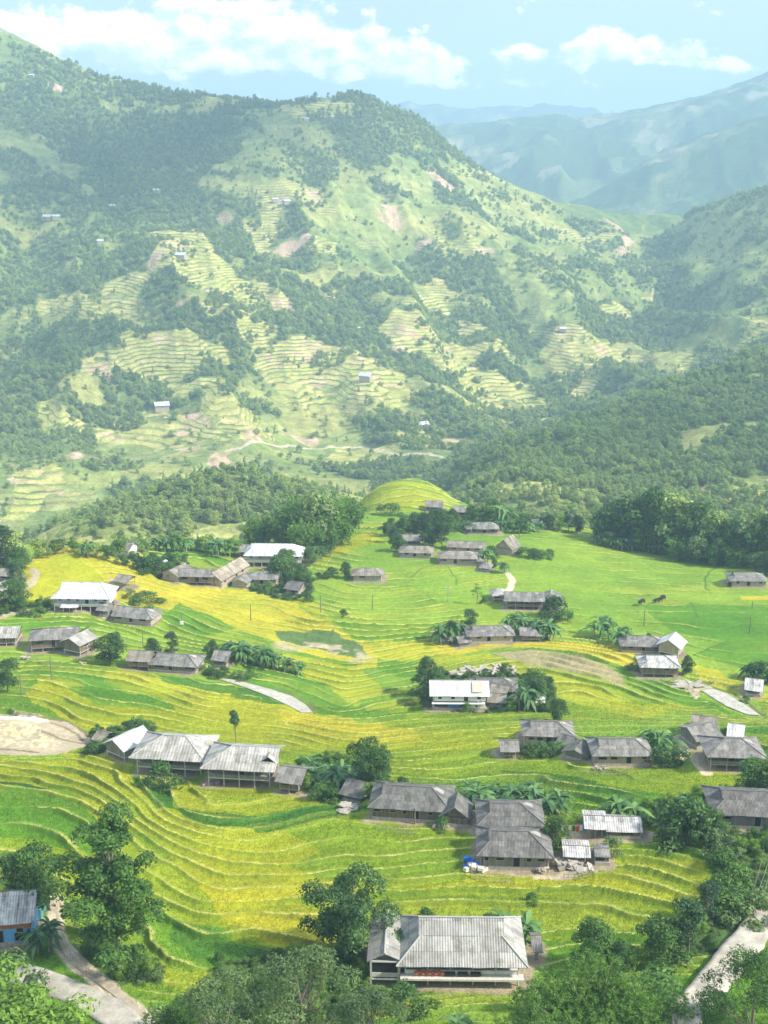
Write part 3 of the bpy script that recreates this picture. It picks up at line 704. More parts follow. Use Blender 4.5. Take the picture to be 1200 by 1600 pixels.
STRAWP = VP([(-40, 1128), (40, 1130), (62, 1140), (55, 1150), (90, 1160), (85, 1170), (-40, 1172)])
def field_colour(x, y):
    wx = x + (fbm(x / 7, y / 7, 61, 3) - .5) * 3.2; wy = y + (fbm(x / 7, y / 7, 62, 3) - .5) * 3.2
    col = np.empty(x.shape + (3,)); col[:] = LIME
    bx = x + (fbm(x / 26, y / 26, 63, 3) - .5) * 26; by = y + (fbm(x / 26, y / 26, 64, 3) - .5) * 26
    for i_, (c, pl) in enumerate(FIELDS):
        wx_, wy_ = (bx, by) if i_ in (0, 1, 3) else (wx, wy)
        xs = [p[0] for p in pl]; ys = [p[1] for p in pl]
        m = (wx_ > min(xs)) & (wx_ < max(xs)) & (wy_ > min(ys)) & (wy_ < max(ys))
        if not m.any(): continue
        k = np.zeros(x.shape, bool); k[m] = in_poly(wx_[m], wy_[m], pl); col[k] = c
    isr = (col[..., 1] > .145) & (col[..., 2] < .05) & (col[..., 1] != WEED[1])
    k = np.where(isr, (fbm(x / 30, y / 30, 72, 3) - .5) * .9, 0)[..., None]
    col = col * (1 + np.clip(k, -.3, .3) * np.array([1.0, .5, .4]))
    vg = isr.astype(float)
    for hw, c, pl in PATHS:
        xs = [p[0] for p in pl]; ys = [p[1] for p in pl]
        m = (x > min(xs) - 6) & (x < max(xs) + 6) & (y > min(ys) - 6) & (y < max(ys) + 6)
        if not m.any(): continue
        d = np.full(x.shape, 99.); d[m] = seg_dist(wx[m] * .3 + x[m] * .7, wy[m] * .3 + y[m] * .7, pl)
        kk = sstep(hw * 1.3, hw * .8, d)[..., None]; vg = vg * (1 - kk[..., 0]); col = col * (1 - kk) + np.array(c) * kk
    for (cx, cyy, hl, hw, yaw, pz) in PADS:
        dx = x - cx; dy = y - cyy; m = (np.abs(dx) < hl + hw + 3) & (np.abs(dy) < hl + hw + 3)
        if not m.any(): continue
        c_, s_ = math.cos(yaw), math.sin(yaw); lx = dx[m] * c_ + dy[m] * s_; ly = -dx[m] * s_ + dy[m] * c_
        q = np.hypot(np.maximum(np.abs(lx) - hl, 0), np.maximum(np.abs(ly) - hw, 0)) - 2.6 * (fbm(x[m] / 3.5, y[m] / 3.5, 95, 3) - .25)
        kk = sstep(.5, -.2, q); col[m] = col[m] * (1 - kk[:, None]) + np.array([.30, .25, .18]) * kk[:, None]; vg[m] = vg[m] * (1 - kk)
    sm = in_poly(wx, wy, STRAWP) & (vn(x / .55, y / 1.1, 88) > .52); col = np.where(sm[..., None], np.array([.66, .54, .33]), col)
    pl = seg_dist(wx, wy, PLUMES); kk = (sstep(4.5, 1, pl) * sstep(.46, .62, fbm(x / 4, y / 3, 81, 3)))[..., None]
    col = col * (1 - kk) + np.array([.42, .36, .26]) * kk
    col = col * (1 + (fbm(x / .8, y / .8, 90, 2)[..., None] - .5) * .3)
    return np.clip(col, .01, .85), vg

WATER = [VP([(342, 1064), (350, 1062), (385, 1070), (425, 1082), (458, 1092), (478, 1104), (488, 1115), (472, 1116), (452, 1106), (425, 1094), (384, 1078)]),
         VP([(1095, 1079), (1113, 1077), (1135, 1084), (1165, 1101), (1188, 1117), (1168, 1116), (1135, 1103)])]
# ------------------------------------------------------------------ houses
def jit(p, a=.05):
    x, y = p[0], p[1]
    return a * (math.sin(x * .9 + y * .7) + math.sin(x * 2.1 - y * 1.3 + 1.7)) * .5

def roof_patch(mb, P00, P10, P11, P01, nu, nv, t=.07, u0=0.0, sag=.05):
    """P00-P10 the eave, P01-P11 the top edge; a sheet with thickness and a little sag"""
    P00, P10, P11, P01 = map(Vector, (P00, P10, P11, P01))
    e = (P10 - P00).normalized(); n = e.cross((P01 + P11) / 2 - (P00 + P10) / 2).normalized()
    if n.z < 0: n = -n
    up = n.cross(e)
    def pt(i, j):
        a, b = i / nu, j / nv
        p = (P00 * (1 - a) + P10 * a) * (1 - b) + (P01 * (1 - a) + P11 * a) * b
        return p + Vector((0, 0, jit(p, sag)))
    uvf = lambda p: ((Vector(p) - P00).dot(e) + u0, (Vector(p) - P00).dot(up))
    T = [[pt(i, j) for i in range(nu + 1)] for j in range(nv + 1)]
    B = [[p - n * t for p in r] for r in T]
    for j in range(nv):
        for i in range(nu):
            q = [T[j][i], T[j][i + 1], T[j + 1][i + 1], T[j + 1][i]]
            if (q[0] - q[1]).length < 1e-5 or (q[2] - q[3]).length < 1e-5: q = [q[0], q[1], q[2]] if (q[2] - q[3]).length < 1e-5 else [q[0], q[2], q[3]]
            nn = (q[1] - q[0]).cross(q[2] - q[0])
            if nn.dot(n) < 0: q = q[::-1]
            mb.face(q, [uvf(p) for p in q])
            r = [p - n * t for p in q][::-1]; mb.face(r, [uvf(p) for p in r])
    ring = [(0, i) for i in range(nu + 1)] + [(j, nu) for j in range(1, nv + 1)] + [(nv, i) for i in range(nu - 1, -1, -1)] + [(j, 0) for j in range(nv - 1, 0, -1)]
    for k in range(len(ring)):
        a = ring[k]; b = ring[(k + 1) % len(ring)]
        if (T[a[0]][a[1]] - T[b[0]][b[1]]).length < 1e-5: continue
        q = [B[a[0]][a[1]], B[b[0]][b[1]], T[b[0]][b[1]], T[a[0]][a[1]]]; mb.face(q, [uvf(p) for p in q])

def make_roof(root, L, D, z0, rise, hl, hr, tl, tr, matr, capm, small=False, thick=.07, gab=True):
    """L eave length, D half depth, hl/hr how far the hips reach in, tl/tr how high the hip faces climb (0 = plain gable)"""
    mb = MB(); rs = z0 + rise
    nu = max(2, int(L / 1.6)); nv = 1 if small else 3
    def end(s, h, t):
        xe = s * L / 2
        if t <= 0: return xe, xe, None
        xt = s * (L / 2 - h); 
        xr = xt + (s * .25 if t < 1 else 0)
        return xe, xr, (xt, D * (1 - t), z0 + rise * t)
    xl, xrl, tl_ = end(-1, hl, tl); xr, xrr, tr_ = end(1, hr, tr)
    for sy in (-1, 1):
        # main slope as up to three patches so hips stay straight
        def slope(xa, xb, ya, za, xc, xd, yc, zc, n, m): roof_patch(mb, (xa, sy * ya, za), (xb, sy * ya, za), (xd, sy * yc, zc), (xc, sy * yc, zc), n, m, thick, xa)
        ka = tl if tl_ else 0; kb = tr if tr_ else 0; k1, k2 = min(ka, kb), max(ka, kb)
        def X(side, t):                # x of the slope's border at height fraction t
            h, tt = (hl, ka) if side < 0 else (hr, kb)
            if tt == 0: return side * L / 2
            if t <= tt: return side * (L / 2 - h * t / tt)
            return side * (L / 2 - h) + (side * .25 if tt < 1 else 0)
        lev = sorted(set([0.0, ka, kb, 1.0]))
        for a, b in zip(lev[:-1], lev[1:]):
            e = 1e-4
            slope(X(-1, a + e), X(1, a + e), D * (1 - a), z0 + rise * a, X(-1, b - e), X(1, b - e), D * (1 - b), z0 + rise * b, nu, max(1, int(round(nv * (b - a)))))
    for s, T_, h, t in ((-1, tl_, hl, tl), (1, tr_, hr, tr)):
        if T_:
            xt, yt, zt = T_
            roof_patch(mb, (s * L / 2, -D, z0), (s * L / 2, D, z0), (xt, yt, zt), (xt, -yt, zt), 2 if small else 4, 1 if small else 2, thick, 3.0)
    roof = mb.build('roof', matr, root)
    r = .05 if small else .09
    def tb(nm, a, b):
        cap = MB(); cap.tube(Vector(a) + Vector((0, 0, .05)), Vector(b) + Vector((0, 0, .05)), r, r, 5); cap.build(nm, capm, roof)
    tb('ridge_cap', (xrl, 0, rs), (xrr, 0, rs))
    for s, T_ in ((-1, tl_), (1, tr_)):
        if T_ and not small:
            for sy in (-1, 1): tb('hip_cap', (s * L / 2, sy * D, z0), (T_[0], sy * T_[1], T_[2]))
    # gable infill
    gb = []
    for s, T_ in ((-1, tl_), (1, tr_)):
        if T_ is None:
            x = s * (L / 2 - .5); y = D * .86; zz = z0 + rise * .14 - .1; gg = MB(); gb.append(gg)
            gg.slab([(x, -y, zz - .0), (x, y, zz), (x, 0, rs - .12)], .08, lambda p: (p[1], p[2]))
        elif T_[1] > .2:
            gg = MB(); gb.append(gg); gg.slab([(T_[0] , -T_[1] * .97, T_[2]), (T_[0], T_[1] * .97, T_[2]), (T_[0], 0, rs - .1)], .05, lambda p: (p[1], p[2]))
    return roof, gb

def house(px, py, Lpx, W, yaw, wallh, style, roofk, wallk, ends, label, cat='house', name='village_house', Lm=None, pitch=.62, oh=.7, hip=None, floor=None, wins=None, group='houses of the village', extra=None, kwid=None, zoff=0.0):
    x, y, d = gxy(px, py); L = Lm or Lpx * d / F * 1.02
    yw = math.radians(yaw); c, s = math.cos(yw), math.sin(yw)
    wallh = wallh * (.68 if style == 'ground' and wallk not in ('white', 'blue') else .86)
    W = W * (.74 if roofk in ('dark', 'grey', 'brown', 'patchy') and W > 5.5 else .88 if W > 5.5 and px != 722 else 1.0); pitch = .42 if pitch in (.62, .58, .6, .55, .66) and roofk != 'white' else pitch
    half = abs(c) * W / 2 + abs(s) * L / 2
    aw = math.atan2(x, y)                             # straight away from the camera
    fy = math.atan2(x, y)
    cx = x + math.sin(fy) * 0 - 0; cx = x; cyy = y + half
    z = float(village_plain(np.array([x]), np.array([y]))[0]) + zoff
    small = d > 300 or L < 6
    PADS.append((cx, cyy, L / 2 - .3, W / 2 + .2, yw, z))
    hip = hip * .74 if hip else None
    root = empty(name, (cx, cyy, z), yw); tag(root, label, cat, group)
    fl = floor if floor is not None else {'stilt': wallh * .42, 'ground': .35, 'open': wallh * .35, 'posts': 0.0}[style]
    D = W / 2 + oh; rise = D * pitch * 1.0; wl = L - 2 * oh; z0 = wallh - .12
    hv = hip if hip is not None else D * .95
    E = {'h': (hv, 1.0), 'k': (hv * .62, .62), 'g': (0, 0.0)}
    (hl, tl), (hr, tr) = E[ends[0]], E[ends[1]]
    hl = min(hl, L * .42); hr = min(hr, L * .42)
    roof, gb = make_roof(root, L, D, z0, rise, hl, hr, tl, tr, ROOF[roofk], RIDGEL if roofk in ('white', 'light', 'pale') else RIDGE, small, .07 if roofk != 'thatch' else .35)
    wm = WALL[wallk]
    for gg in gb: gg.build('gable', wm, root)
    post = POSTP if (roofk in ('light', 'white', 'pale')) else POST
    n = max(2, int(round(wl / 2.3)))
    xs = [-wl / 2 + wl * i / n for i in range(n + 1)]
    f0 = -W / 2
    recess = 1.3 if style == 'stilt' and W > 5 else 0
    if style != 'posts':
        mb = MB()
        hh = z0 - fl + .05
        mb.box((0, f0 + recess, fl + hh / 2), (wl - .3, .12, hh)); mb.box((0, W / 2, fl + hh / 2), (wl, .12, hh))
        for sx in (-1, 1): mb.box((sx * wl / 2, recess / 2, fl + hh / 2), (.12, W - recess, hh))
        mb.build('wall', wm, root)
        if style == 'ground':
            m2 = MB(); m2.box((0, 0, .1), (wl + .35, W + .35, .75)); m2.build('plinth', STONE if wallk != 'white' else CONC, root)
        else:
            m2 = MB(); m2.box((0, 0, fl - .08), (wl + .2, W + .1, .16)); m2.build('floor_deck', post, root)
            if recess:
                m3 = MB(); m3.box((0, f0, fl + .55), (wl, .05, .06)); m3.box((0, f0, fl + .3), (wl, .04, .4)); m3.build('railing', wm, root)
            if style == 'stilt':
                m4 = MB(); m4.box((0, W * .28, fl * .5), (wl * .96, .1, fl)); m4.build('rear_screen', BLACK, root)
        nw = wins if wins is not None else (1 if L < 9 else 3)
        rr = random.Random(int(px * 7 + py)); neat = wallk in ('white', 'blue')
        for i in range(nw):
            wx = -wl / 2 + wl * (i + .5 + (0 if neat else rr.uniform(-.2, .2))) / nw
            m5 = MB(); ww, wh = (.75, .8) if neat else (rr.uniform(.5, min(2.4, wl / nw * .7)), rr.uniform(.35, .6))
            if i == nw // 2 and nw > 1: ww, wh = .85, min(1.6, hh - .25)
            zc = fl + (hh * .62 if wh < 1 else wh / 2)
            m5.box((wx, f0 + recess - .065, zc), (ww, .02, wh)); o = m5.build('window' if wh < 1 else 'door', DARKW, root)
            if not small:
                m6 = MB(); yy = f0 + recess - .085; hw = ww / 2; h2_ = wh / 2
                for q in (-1, 1): m6.box((wx + q * hw, yy, zc), (.07, .05, wh + .07))
                for q in (-1, 1): m6.box((wx, yy, zc + q * h2_), (ww + .07, .045, .07))
                m6.build('frame', post, o)
    if style != 'ground':
        for i, xx in enumerate(xs):
            m = MB(); m.tube((xx, f0, 0), (xx, f0, z0 + .15), .085, .075, 6); m.build('post', post, root)
            if i % 2 == 0:
                m = MB(); m.tube((xx, W / 2 - .1, 0), (xx, W / 2 - .1, z0 + .1 if style == 'posts' else fl), .085, .075, 6); m.build('post', post, root)
    if extra: extra(root, L, W, D, z0, rise, fl, f0, wl)
    return root

def gablet_dormer(xc, w=2.6):
    def fn(root, L, W, D, z0, rise, fl, f0, wl):
        mb = MB(); zr = z0 + rise * .82; yf = -D * .62; zf = z0 + rise * .38
        for s in (-1, 1):
            roof_patch(mb, (xc + s * w / 2, yf, zf), (xc + s * w / 2, -D * .2, zf), (xc, -D * .2, zf + .95), (xc, yf, zf + .95), 2, 2, .06)
        mb.build('small_gable', ROOF['pale'], root)
        g = MB(); g.slab([(xc - w / 2 * .9, yf + .2, zf - .1), (xc + w / 2 * .9, yf + .2, zf - .1), (xc, yf + .2, zf + .85)], .05, lambda p: (p[0], p[2])); g.build('gable_opening', DARKW, root)
    return fn

def near_porch(root, L, W, D, z0, rise, fl, f0, wl):
    m = MB(); m.box((0, f0 - .35, fl - .02), (wl + 1.0, .95, .22)); m.build('porch_edge', POSTP, root)
    m = MB(); m.box((-.6, f0 + .02, z0 + .02), (wl + .4, .14, .16)); m.build('eave_beam', POSTP, root)
    m = MB()
    for i in range(5): m.box((L * .12 - L * .2 + i * .9, -D * .55, z0 + rise * .45 + .25), (.01, .01, .01))
    # patched sheet let into the roof
def barn_front(root, L, W, D, z0, rise, fl, f0, wl):
    x = -wl / 2 - .08
    m = MB(); m.box((x, 0, (fl + z0) / 2 + .1), (.06, W - .5, z0 - fl - .5)); m.build('front_opening', DARKW, root)
    m = MB()
    for y in (-W / 2 + .1, W / 2 - .1): m.box((x - .1, y, z0 / 2), (.16, .16, z0))
    for z in (fl, z0 - .1): m.box((x - .12, 0, z), (.12, W, .14))
    m.box((x - .1, 0, fl + .5), (.05, W - .4, .5)); m.build('front_frame', POSTP, root)
def tower_house(root, L, W, D, z0, rise, fl, f0, wl):
    m = MB(); m.box((-wl * .02, f0 - .35, z0 * .5), (wl * 1.02, .9, .12)); m.build('balcony_slab', WALL['white'], root)
    m = MB(); m.box((wl * .36, f0 - .05, z0 * .25), (wl * .27, .2, z0 * .5 - .1)); m.build('lower_wall', WALL['white'], root)
    m = MB(); m.box((-wl * .13, f0 + .6, z0 * .25), (wl * .7, .06, z0 * .46)); m.build('garage_opening', DARKW, root)
    m = MB(); m.box((wl * .34, -D * .45, z0 + rise * .62 + .12), (2.0, 2.8, .1), rx=math.atan2(rise, D)); m.build('tan_roof_panel', m_plain('tan_sheet', (.5, .45, .38), .8, .1, 1), root)
    m = MB(); m.box((wl * .33, f0 - .17, z0 * .28), (.35, .05, .4)); m.build('window', DARKW, root)
    m = MB()
    for i in range(5): m.box((-wl * .2 + i * .5, f0 + .1, .7 + .1 * (i % 2)), (.42, .06, 1.1))
    m.build('hanging_cloth', BLUEC, root)

H = house
def build_houses():
    # ---- nearest farm
    H(722, 1541, 200, 6.6, -1, 3.35, 'stilt', 'light', 'white', 'kk', 'long farmhouse with pale ribbed roof nearest the camera, pumpkins on its stilt porch', pitch=.68, oh=.9, floor=1.2, wins=5, extra=near_porch)
    H(603, 1544, 0, 3.0, 88, 3.7, 'open', 'light', 'grey', 'gg', 'narrow gabled outbuilding against the left end of the nearest long farmhouse', name='stilt_barn', cat='barn', Lm=7.4, pitch=.5, oh=.3, floor=.9, wins=0, extra=barn_front)
    H(838, 1500, 17, 2.2, 0, 1.7, 'posts', 'grey', 'wood', 'gg', 'tiny cluttered lean-to at the right end of the nearest long farmhouse', name='lean_to', cat='shed')
    # ---- pale pair in the lower left
    H(268, 1216, 120, 8.0, -7, 3.8, 'stilt', 'pale', 'grey', 'hh', 'broad pale-roofed stilt house beside the small white-roofed hut, left of its equally pale twin', pitch=.62, oh=1.0, extra=None)
    H(377, 1233, 116, 7.6, -6, 3.9, 'stilt', 'pale', 'grey', 'hg', 'broad pale-roofed stilt house with a small roof gable near its right end', pitch=.6, oh=1.0, extra=gablet_dormer(4.3))
    H(194, 1193, 0, 4.4, 52, 2.5, 'open', 'white', 'grey', 'gg', 'small white-roofed hut just left of the pale-roofed pair of stilt houses', name='gabled_hut', cat='hut', Lm=6.5, pitch=.5, oh=.5)
    H(457, 1243, 44, 4.2, -14, 2.4, 'open', 'grey', 'wood', 'gg', 'small grey slatted barn below the right end of the pale-roofed pair', name='slatted_barn', cat='barn')
    H(159, 1167, 22, 2.6, -25, 1.4, 'posts', 'brown', 'wood', 'gg', 'tiny tumbledown shelter in bushes at the corner of the bare brown field', name='shelter', cat='shed')
    # ---- dark-roofed row below the round tree
    H(559, 1259, 40, 4.0, -24, 2.0, 'ground', 'dark', 'grey', 'gg', 'small dark shed standing right under the round dark-green tree', name='shed', cat='shed')
    H(645, 1289, 130, 8.2, -7, 3.2, 'ground', 'dark', 'wood', 'kh', 'longest dark-roofed house, left of the paired dark houses, palm-like bananas behind it', pitch=.6, wins=6, hip=4.2)
    H(714, 1298, 0, 3.6, 80, 2.2, 'ground', 'dark', 'wood', 'gg', 'little gabled annex at the right end of the longest dark-roofed house', name='annex', cat='hut', Lm=4.2, pitch=.8, oh=.4)
    H(799, 1311, 106, 7.4, -1, 2.6, 'ground', 'dark', 'white', 'kh', 'upper house of the two close dark-roofed houses standing one before the other', pitch=.58)
    H(806, 1362, 118, 7.8, -3, 3.3, 'ground', 'dark', 'grey', 'kh', 'lower dark-roofed house of the close pair, blue tarp at its front', pitch=.55, wins=5, hip=4.0)
    H(902, 1354, 42, 2.6, -5, 1.8, 'posts', 'patchy', 'wood', 'gg', 'low open woodshed with a rubble-strewn roof beside the blue-tarped house', name='woodshed', cat='shed', pitch=.2)
    H(942, 1353, 24, 2.6, -4, 2.0, 'ground', 'grey', 'grey', 'gg', 'small dark box-like shed right of the rubble-roofed woodshed', name='box_shed', cat='shed', pitch=.2, oh=.2)
    H(932, 1312, 36, 3.4, -5, 2.2, 'posts', 'patchy', 'wood', 'gg', 'open shelter with laundry along its left, attached to the white-striped roof', name='open_shelter', cat='shed', pitch=.25)
    H(976, 1313, 56, 3.6, -3, 1.9, 'ground', 'patchy', 'wood', 'gg', 'low shed with white-striped metal roof sheets below the banana plants', name='low_shed', cat='shed', pitch=.45, oh=.4)
    H(1180, 1300, 130, 8.4, -5, 3.4, 'ground', 'dark', 'grey', 'kh', 'dark-roofed house cut by the right edge of the view beneath the dark tree', pitch=.62, hip=4.5)
    # ---- right middle
    H(858, 1169, 82, 7.0, -4, 3.6, 'ground', 'grey', 'tan', 'kh', 'dark-grey house with a wooden balcony rail above the leafy bean patch', pitch=.62, hip=4.2, wins=5)
    H(796, 1185, 30, 3.2, 0, 1.9, 'open', 'grey', 'wood', 'gg', 'small square granary on short posts left of the bean patch', name='granary', cat='hut')
    H(890, 1180, 26, 4.0, -35, 2.0, 'ground', 'dark', 'grey', 'gg', 'small dark outhouse between the bean patch and the long grey house', name='outhouse', cat='shed')
    H(908, 1195, 0, 3.4, 60, 2.0, 'ground', 'dark', 'grey', 'gg', 'low gabled shed touching the left end of the long house with pale plinth', name='gabled_shed', cat='shed', Lm=4.5)
    H(972, 1197, 96, 7.4, 0, 3.2, 'ground', 'grey', 'tan', 'kh', 'long grey house with a pale plinth left of the banana-shaded footpath', pitch=.62, hip=3.8, wins=4)
    H(1150, 1207, 92, 7.6, -3, 3.4, 'stilt', 'grey', 'grey', 'hh', 'grey-roofed stilt house right of the sandy footpath, lowest of its cluster', pitch=.6, oh=.9)
    H(1100, 1172, 50, 5.0, 20, 2.8, 'ground', 'grey', 'grey', 'gg', 'grey gabled barn just left above the stilt house by the footpath', name='gabled_barn', cat='barn')
    H(1106, 1153, 40, 4.6, -18, 2.6, 'ground', 'brown', 'wood', 'gg', 'uppermost brownish barn of the cluster at the sandy footpath', name='upper_barn', cat='barn')
    H(1154, 1166, 26, 3.4, -20, 2.0, 'posts', 'white', 'wood', 'gg', 'white canopy roof peeping up behind the stilt house by the footpath', name='canopy', cat='shed')
    H(718, 1110, 92, 5.4, -1, 3.9, 'ground', 'white', 'white', 'gg', 'two-storey white house with a bright white roof in mid slope', pitch=.52, oh=.8, wins=4, floor=1.9, extra=tower_house)
    H(772, 1094, 78, 7.4, -4, 3.0, 'ground', 'dark', 'grey', 'kh', 'dark-roofed old house just behind the two-storey white house', hip=4.2)
    H(778, 1106, 30, 3.4, -8, 1.8, 'ground', 'brown', 'tan', 'gg', 'rusty little shed at the right side of the two-storey white house', name='rusty_shed', cat='shed', pitch=.4)
    H(784, 1096, 30, 3.2, -25, 2.0, 'posts', 'brown', 'tan', 'gg', 'sagging roof between the rusty shed and the dark-roofed old house', name='sagging_shelter', cat='shed', pitch=.4)
    H(844, 1106, 16, 3.0, 0, 1.5, 'posts', 'white', 'wood', 'gg', 'small white canopy between the banana bush and the round bush', name='canopy', cat='shed', pitch=.3)
    H(766, 1006, 76, 7.0, 3, 3.0, 'ground', 'grey', 'tan', 'kh', 'grey house with pale stone wall between banana clumps above the golden field', hip=4.2)
    H(831, 1003, 36, 4.0, -5, 2.0, 'open', 'grey', 'wood', 'gh', 'small barn on posts under the bananas right of the pale-walled grey house', name='post_barn', cat='barn')
    H(724, 1011, 22, 3.0, 14, 1.6, 'ground', 'grey', 'grey', 'gg', 'low pigsty at the left corner of the pale-walled grey house', name='pigsty', cat='shed')
    H(700, 1008, 22, 2.6, 5, 1.5, 'posts', 'brown', 'wood', 'gg', 'scrappy open shelter left of the low pigsty', name='scrap_shelter', cat='shed', pitch=.3)
    H(820, 954, 62, 7.2, -3, 3.0, 'stilt', 'grey', 'wood', 'gg', 'light-grey stilt house where the pale footpath comes down', pitch=.66)
    H(862, 955, 0, 5.2, 78, 2.8, 'ground', 'grey', 'wood', 'gg', 'gabled wing at the right end of the stilt house below the pale footpath', name='gabled_wing', cat='barn', Lm=7.0)
    H(779, 941, 26, 4.0, 5, 2.2, 'open', 'pale', 'tan', 'hh', 'little square hut with light roof left of the pale footpath', name='square_hut', cat='hut')
    H(574, 909, 50, 6.2, -1, 2.9, 'ground', 'brown', 'tan', 'hh', 'lone brownish house in the middle of the green rice slope')
    # ---- upper cluster
    H(716, 884, 62, 7.0, -4, 3.2, 'ground', 'brown', 'tan', 'hh', 'largest brownish house in the upper cluster, in front of the long rear roof')
    H(738, 885, 36, 6.0, -4, 2.4, 'ground', 'grey', 'tan', 'gh', 'lower front wing at the right of the largest upper house', name='front_wing', cat='barn')
    H(730, 864, 60, 6.0, -8, 2.4, 'ground', 'brown', 'tan', 'gg', 'long rear roof peeking up behind the largest upper house')
    H(651, 873, 54, 6.4, -5, 2.6, 'ground', 'brown', 'tan', 'hh', 'low brown-roofed house at the left of the upper cluster, under the trees')
    H(643, 853, 34, 6.0, -3, 2.6, 'ground', 'grey', 'wood', 'gg', 'half-hidden grey roof among trees above the low brown-roofed house')
    H(761, 894, 20, 4.0, -15, 1.8, 'ground', 'grey', 'tan', 'hh', 'tiny grey hut beside the path under the largest upper house', name='tiny_hut', cat='hut')
    H(795, 869, 0, 5.0, 60, 2.6, 'ground', 'brown', 'tan', 'gg', 'weathered plank barn alone on the green slope right of the upper cluster', name='plank_barn', cat='barn', Lm=6.5, pitch=.9)
    H(754, 835, 52, 7.0, -1, 2.8, 'ground', 'grey', 'wood', 'hh', 'grey house with low dark wall on the rim terrace left of the far trees')
    H(722, 811, 26, 5.0, -3, 3.0, 'open', 'grey', 'tan', 'gh', 'small grey house at the right foot of the golden dome hill')
    H(679, 800, 28, 5.5, -5, 2.8, 'ground', 'grey', 'wood', 'gg', 'grey roof tucked under the crest of the golden dome hill')
    H(850, 827, 34, 6.5, -3, 2.6, 'ground', 'grey', 'wood', 'hh', 'roof showing just above the rim right of the banana row')
    H(1170, 918, 60, 7.4, -2, 3.0, 'ground', 'grey', 'tan', 'kh', 'isolated grey house near the right edge before the dense bamboo')
    H(1007, 1021, 72, 7.0, -5, 2.6, 'ground', 'grey', 'wood', 'kh', 'upper long grey house beside the small bright-roofed hut')
    H(1054, 1031, 0, 4.4, 60, 3.0, 'open', 'white', 'tan', 'gg', 'small bright-roofed hut at the end of the upper long grey house', name='bright_hut', cat='hut', Lm=5.5)
    H(1032, 1060, 64, 7.4, -3, 3.0, 'open', 'patchy', 'wood', 'kh', 'grey house with pale replaced roof sheets on the slope above the right pond', hip=4.4)
    H(1184, 1090, 28, 5.0, -18, 2.2, 'ground', 'patchy', 'grey', 'gg', 'low patched hut at the right edge above the pond', name='patched_hut', cat='hut')
    # ---- left side
    H(128, 957, 92, 8.6, -2, 4.2, 'stilt', 'white', 'white', 'kh', 'big white house with bright white roof below the golden hill on the left', hip=4.5, pitch=.6, wins=6)
    H(109, 958, 28, 3.4, 0, 1.8, 'posts', 'white', 'white', 'gg', 'flat white lean-to in front of the big white house', name='lean_to', cat='shed', pitch=.12)
    H(164, 965, 22, 4.0, -10, 2.6, 'ground', 'grey', 'grey', 'gg', 'small grey hut between the big white house and the grey barn-like house', name='small_hut', cat='hut')
    H(210, 979, 70, 7.4, -15, 2.6, 'ground', 'grey', 'tan', 'gh', 'grey house slanting down to the right beside the big white house', hip=4.5)
    H(194, 925, 26, 4.0, -20, 3.0, 'posts', 'brown', 'wood', 'gg', 'small open hut above the right corner of the big white house', name='open_hut', cat='hut')
    H(80, 1021, 76, 7.4, 9, 3.6, 'open', 'grey', 'wood', 'hg', 'large weathered grey farmhouse between banana plants and the left edge', pitch=.66)
    H(118, 1029, 0, 4.6, 62, 3.4, 'open', 'pale', 'wood', 'gg', 'hut with bright gabled roof against the large weathered farmhouse', name='bright_gable_hut', cat='hut', Lm=6.0)
    H(9, 1010, 38, 5.4, 3, 2.6, 'open', 'pale', 'wood', 'gg', 'pale-roofed shed cut by the left edge beside the weathered farmhouse', name='edge_shed', cat='shed')
    H(219, 1047, 40, 4.6, -8, 2.4, 'open', 'brown', 'wood', 'gg', 'small tan-roofed shed at the left end of the long brown-walled house', name='tan_shed', cat='shed')
    H(271, 1053, 84, 7.2, -9, 2.6, 'ground', 'grey', 'wood', 'kh', 'long brown-walled house with dull roof above the deep green rice strip', hip=4.2)
    H(347, 1044, 28, 4.4, -12, 2.6, 'ground', 'grey', 'wood', 'gg', 'little brown barn between the long brown-walled house and the banana row', name='little_barn', cat='barn')
    H(349, 921, 0, 5.6, 66, 3.4, 'ground', 'thatch', 'tan', 'gg', 'thatched house pointing away up the slope, left of the big white-roofed house', Lm=15, pitch=.7, oh=.5)
    H(308, 916, 56, 6.4, -3, 3.2, 'open', 'grey', 'wood', 'gg', 'long open-sided grey barn joined to the left of the thatched house', name='long_barn', cat='barn')
    H(273, 911, 0, 5.2, 60, 2.6, 'ground', 'brown', 'tan', 'gg', 'small gabled house with pale front at the left end of the open-sided barn', Lm=7)
    H(408, 915, 54, 7.0, -1, 2.8, 'ground', 'grey', 'tan', 'hh', 'grey house with tan wall right of the thatched house')
    H(376, 920, 0, 4.0, 75, 2.2, 'ground', 'grey', 'tan', 'gg', 'small gabled shed between the thatched house and the grey tan-walled house', name='gabled_shed', cat='shed', Lm=5)
    H(428, 887, 92, 8.0, -2, 4.2, 'stilt', 'white', 'white', 'kh', 'big white-roofed house standing before the tall bamboo grove', hip=4.5, pitch=.58, wins=6)
    H(387, 873, 26, 5.0, 0, 3.4, 'ground', 'grey', 'wood', 'gg', 'dark old barn behind the left end of the white house by the bamboo', name='old_barn', cat='barn')
    H(462, 931, 28, 5.0, -22, 2.4, 'ground', 'dark', 'tan', 'gg', 'dark hut among shrubs below the white house by the bamboo', name='dark_hut', cat='hut')
    H(10, 912, 34, 6.0, -10, 3.0, 'ground', 'brown', 'tan', 'gg', 'upper brownish house at the left edge beside the golden hill')
    H(-2, 940, 0, 6.0, 60, 3.0, 'ground', 'pale', 'tan', 'gg', 'lower pale-roofed house cut by the left edge beside the golden hill', Lm=9)
    H(190, 872, 36, 5.5, -16, 2.4, 'ground', 'brown', 'white', 'gg', 'low house half sunk behind the golden hill in the shrubs')
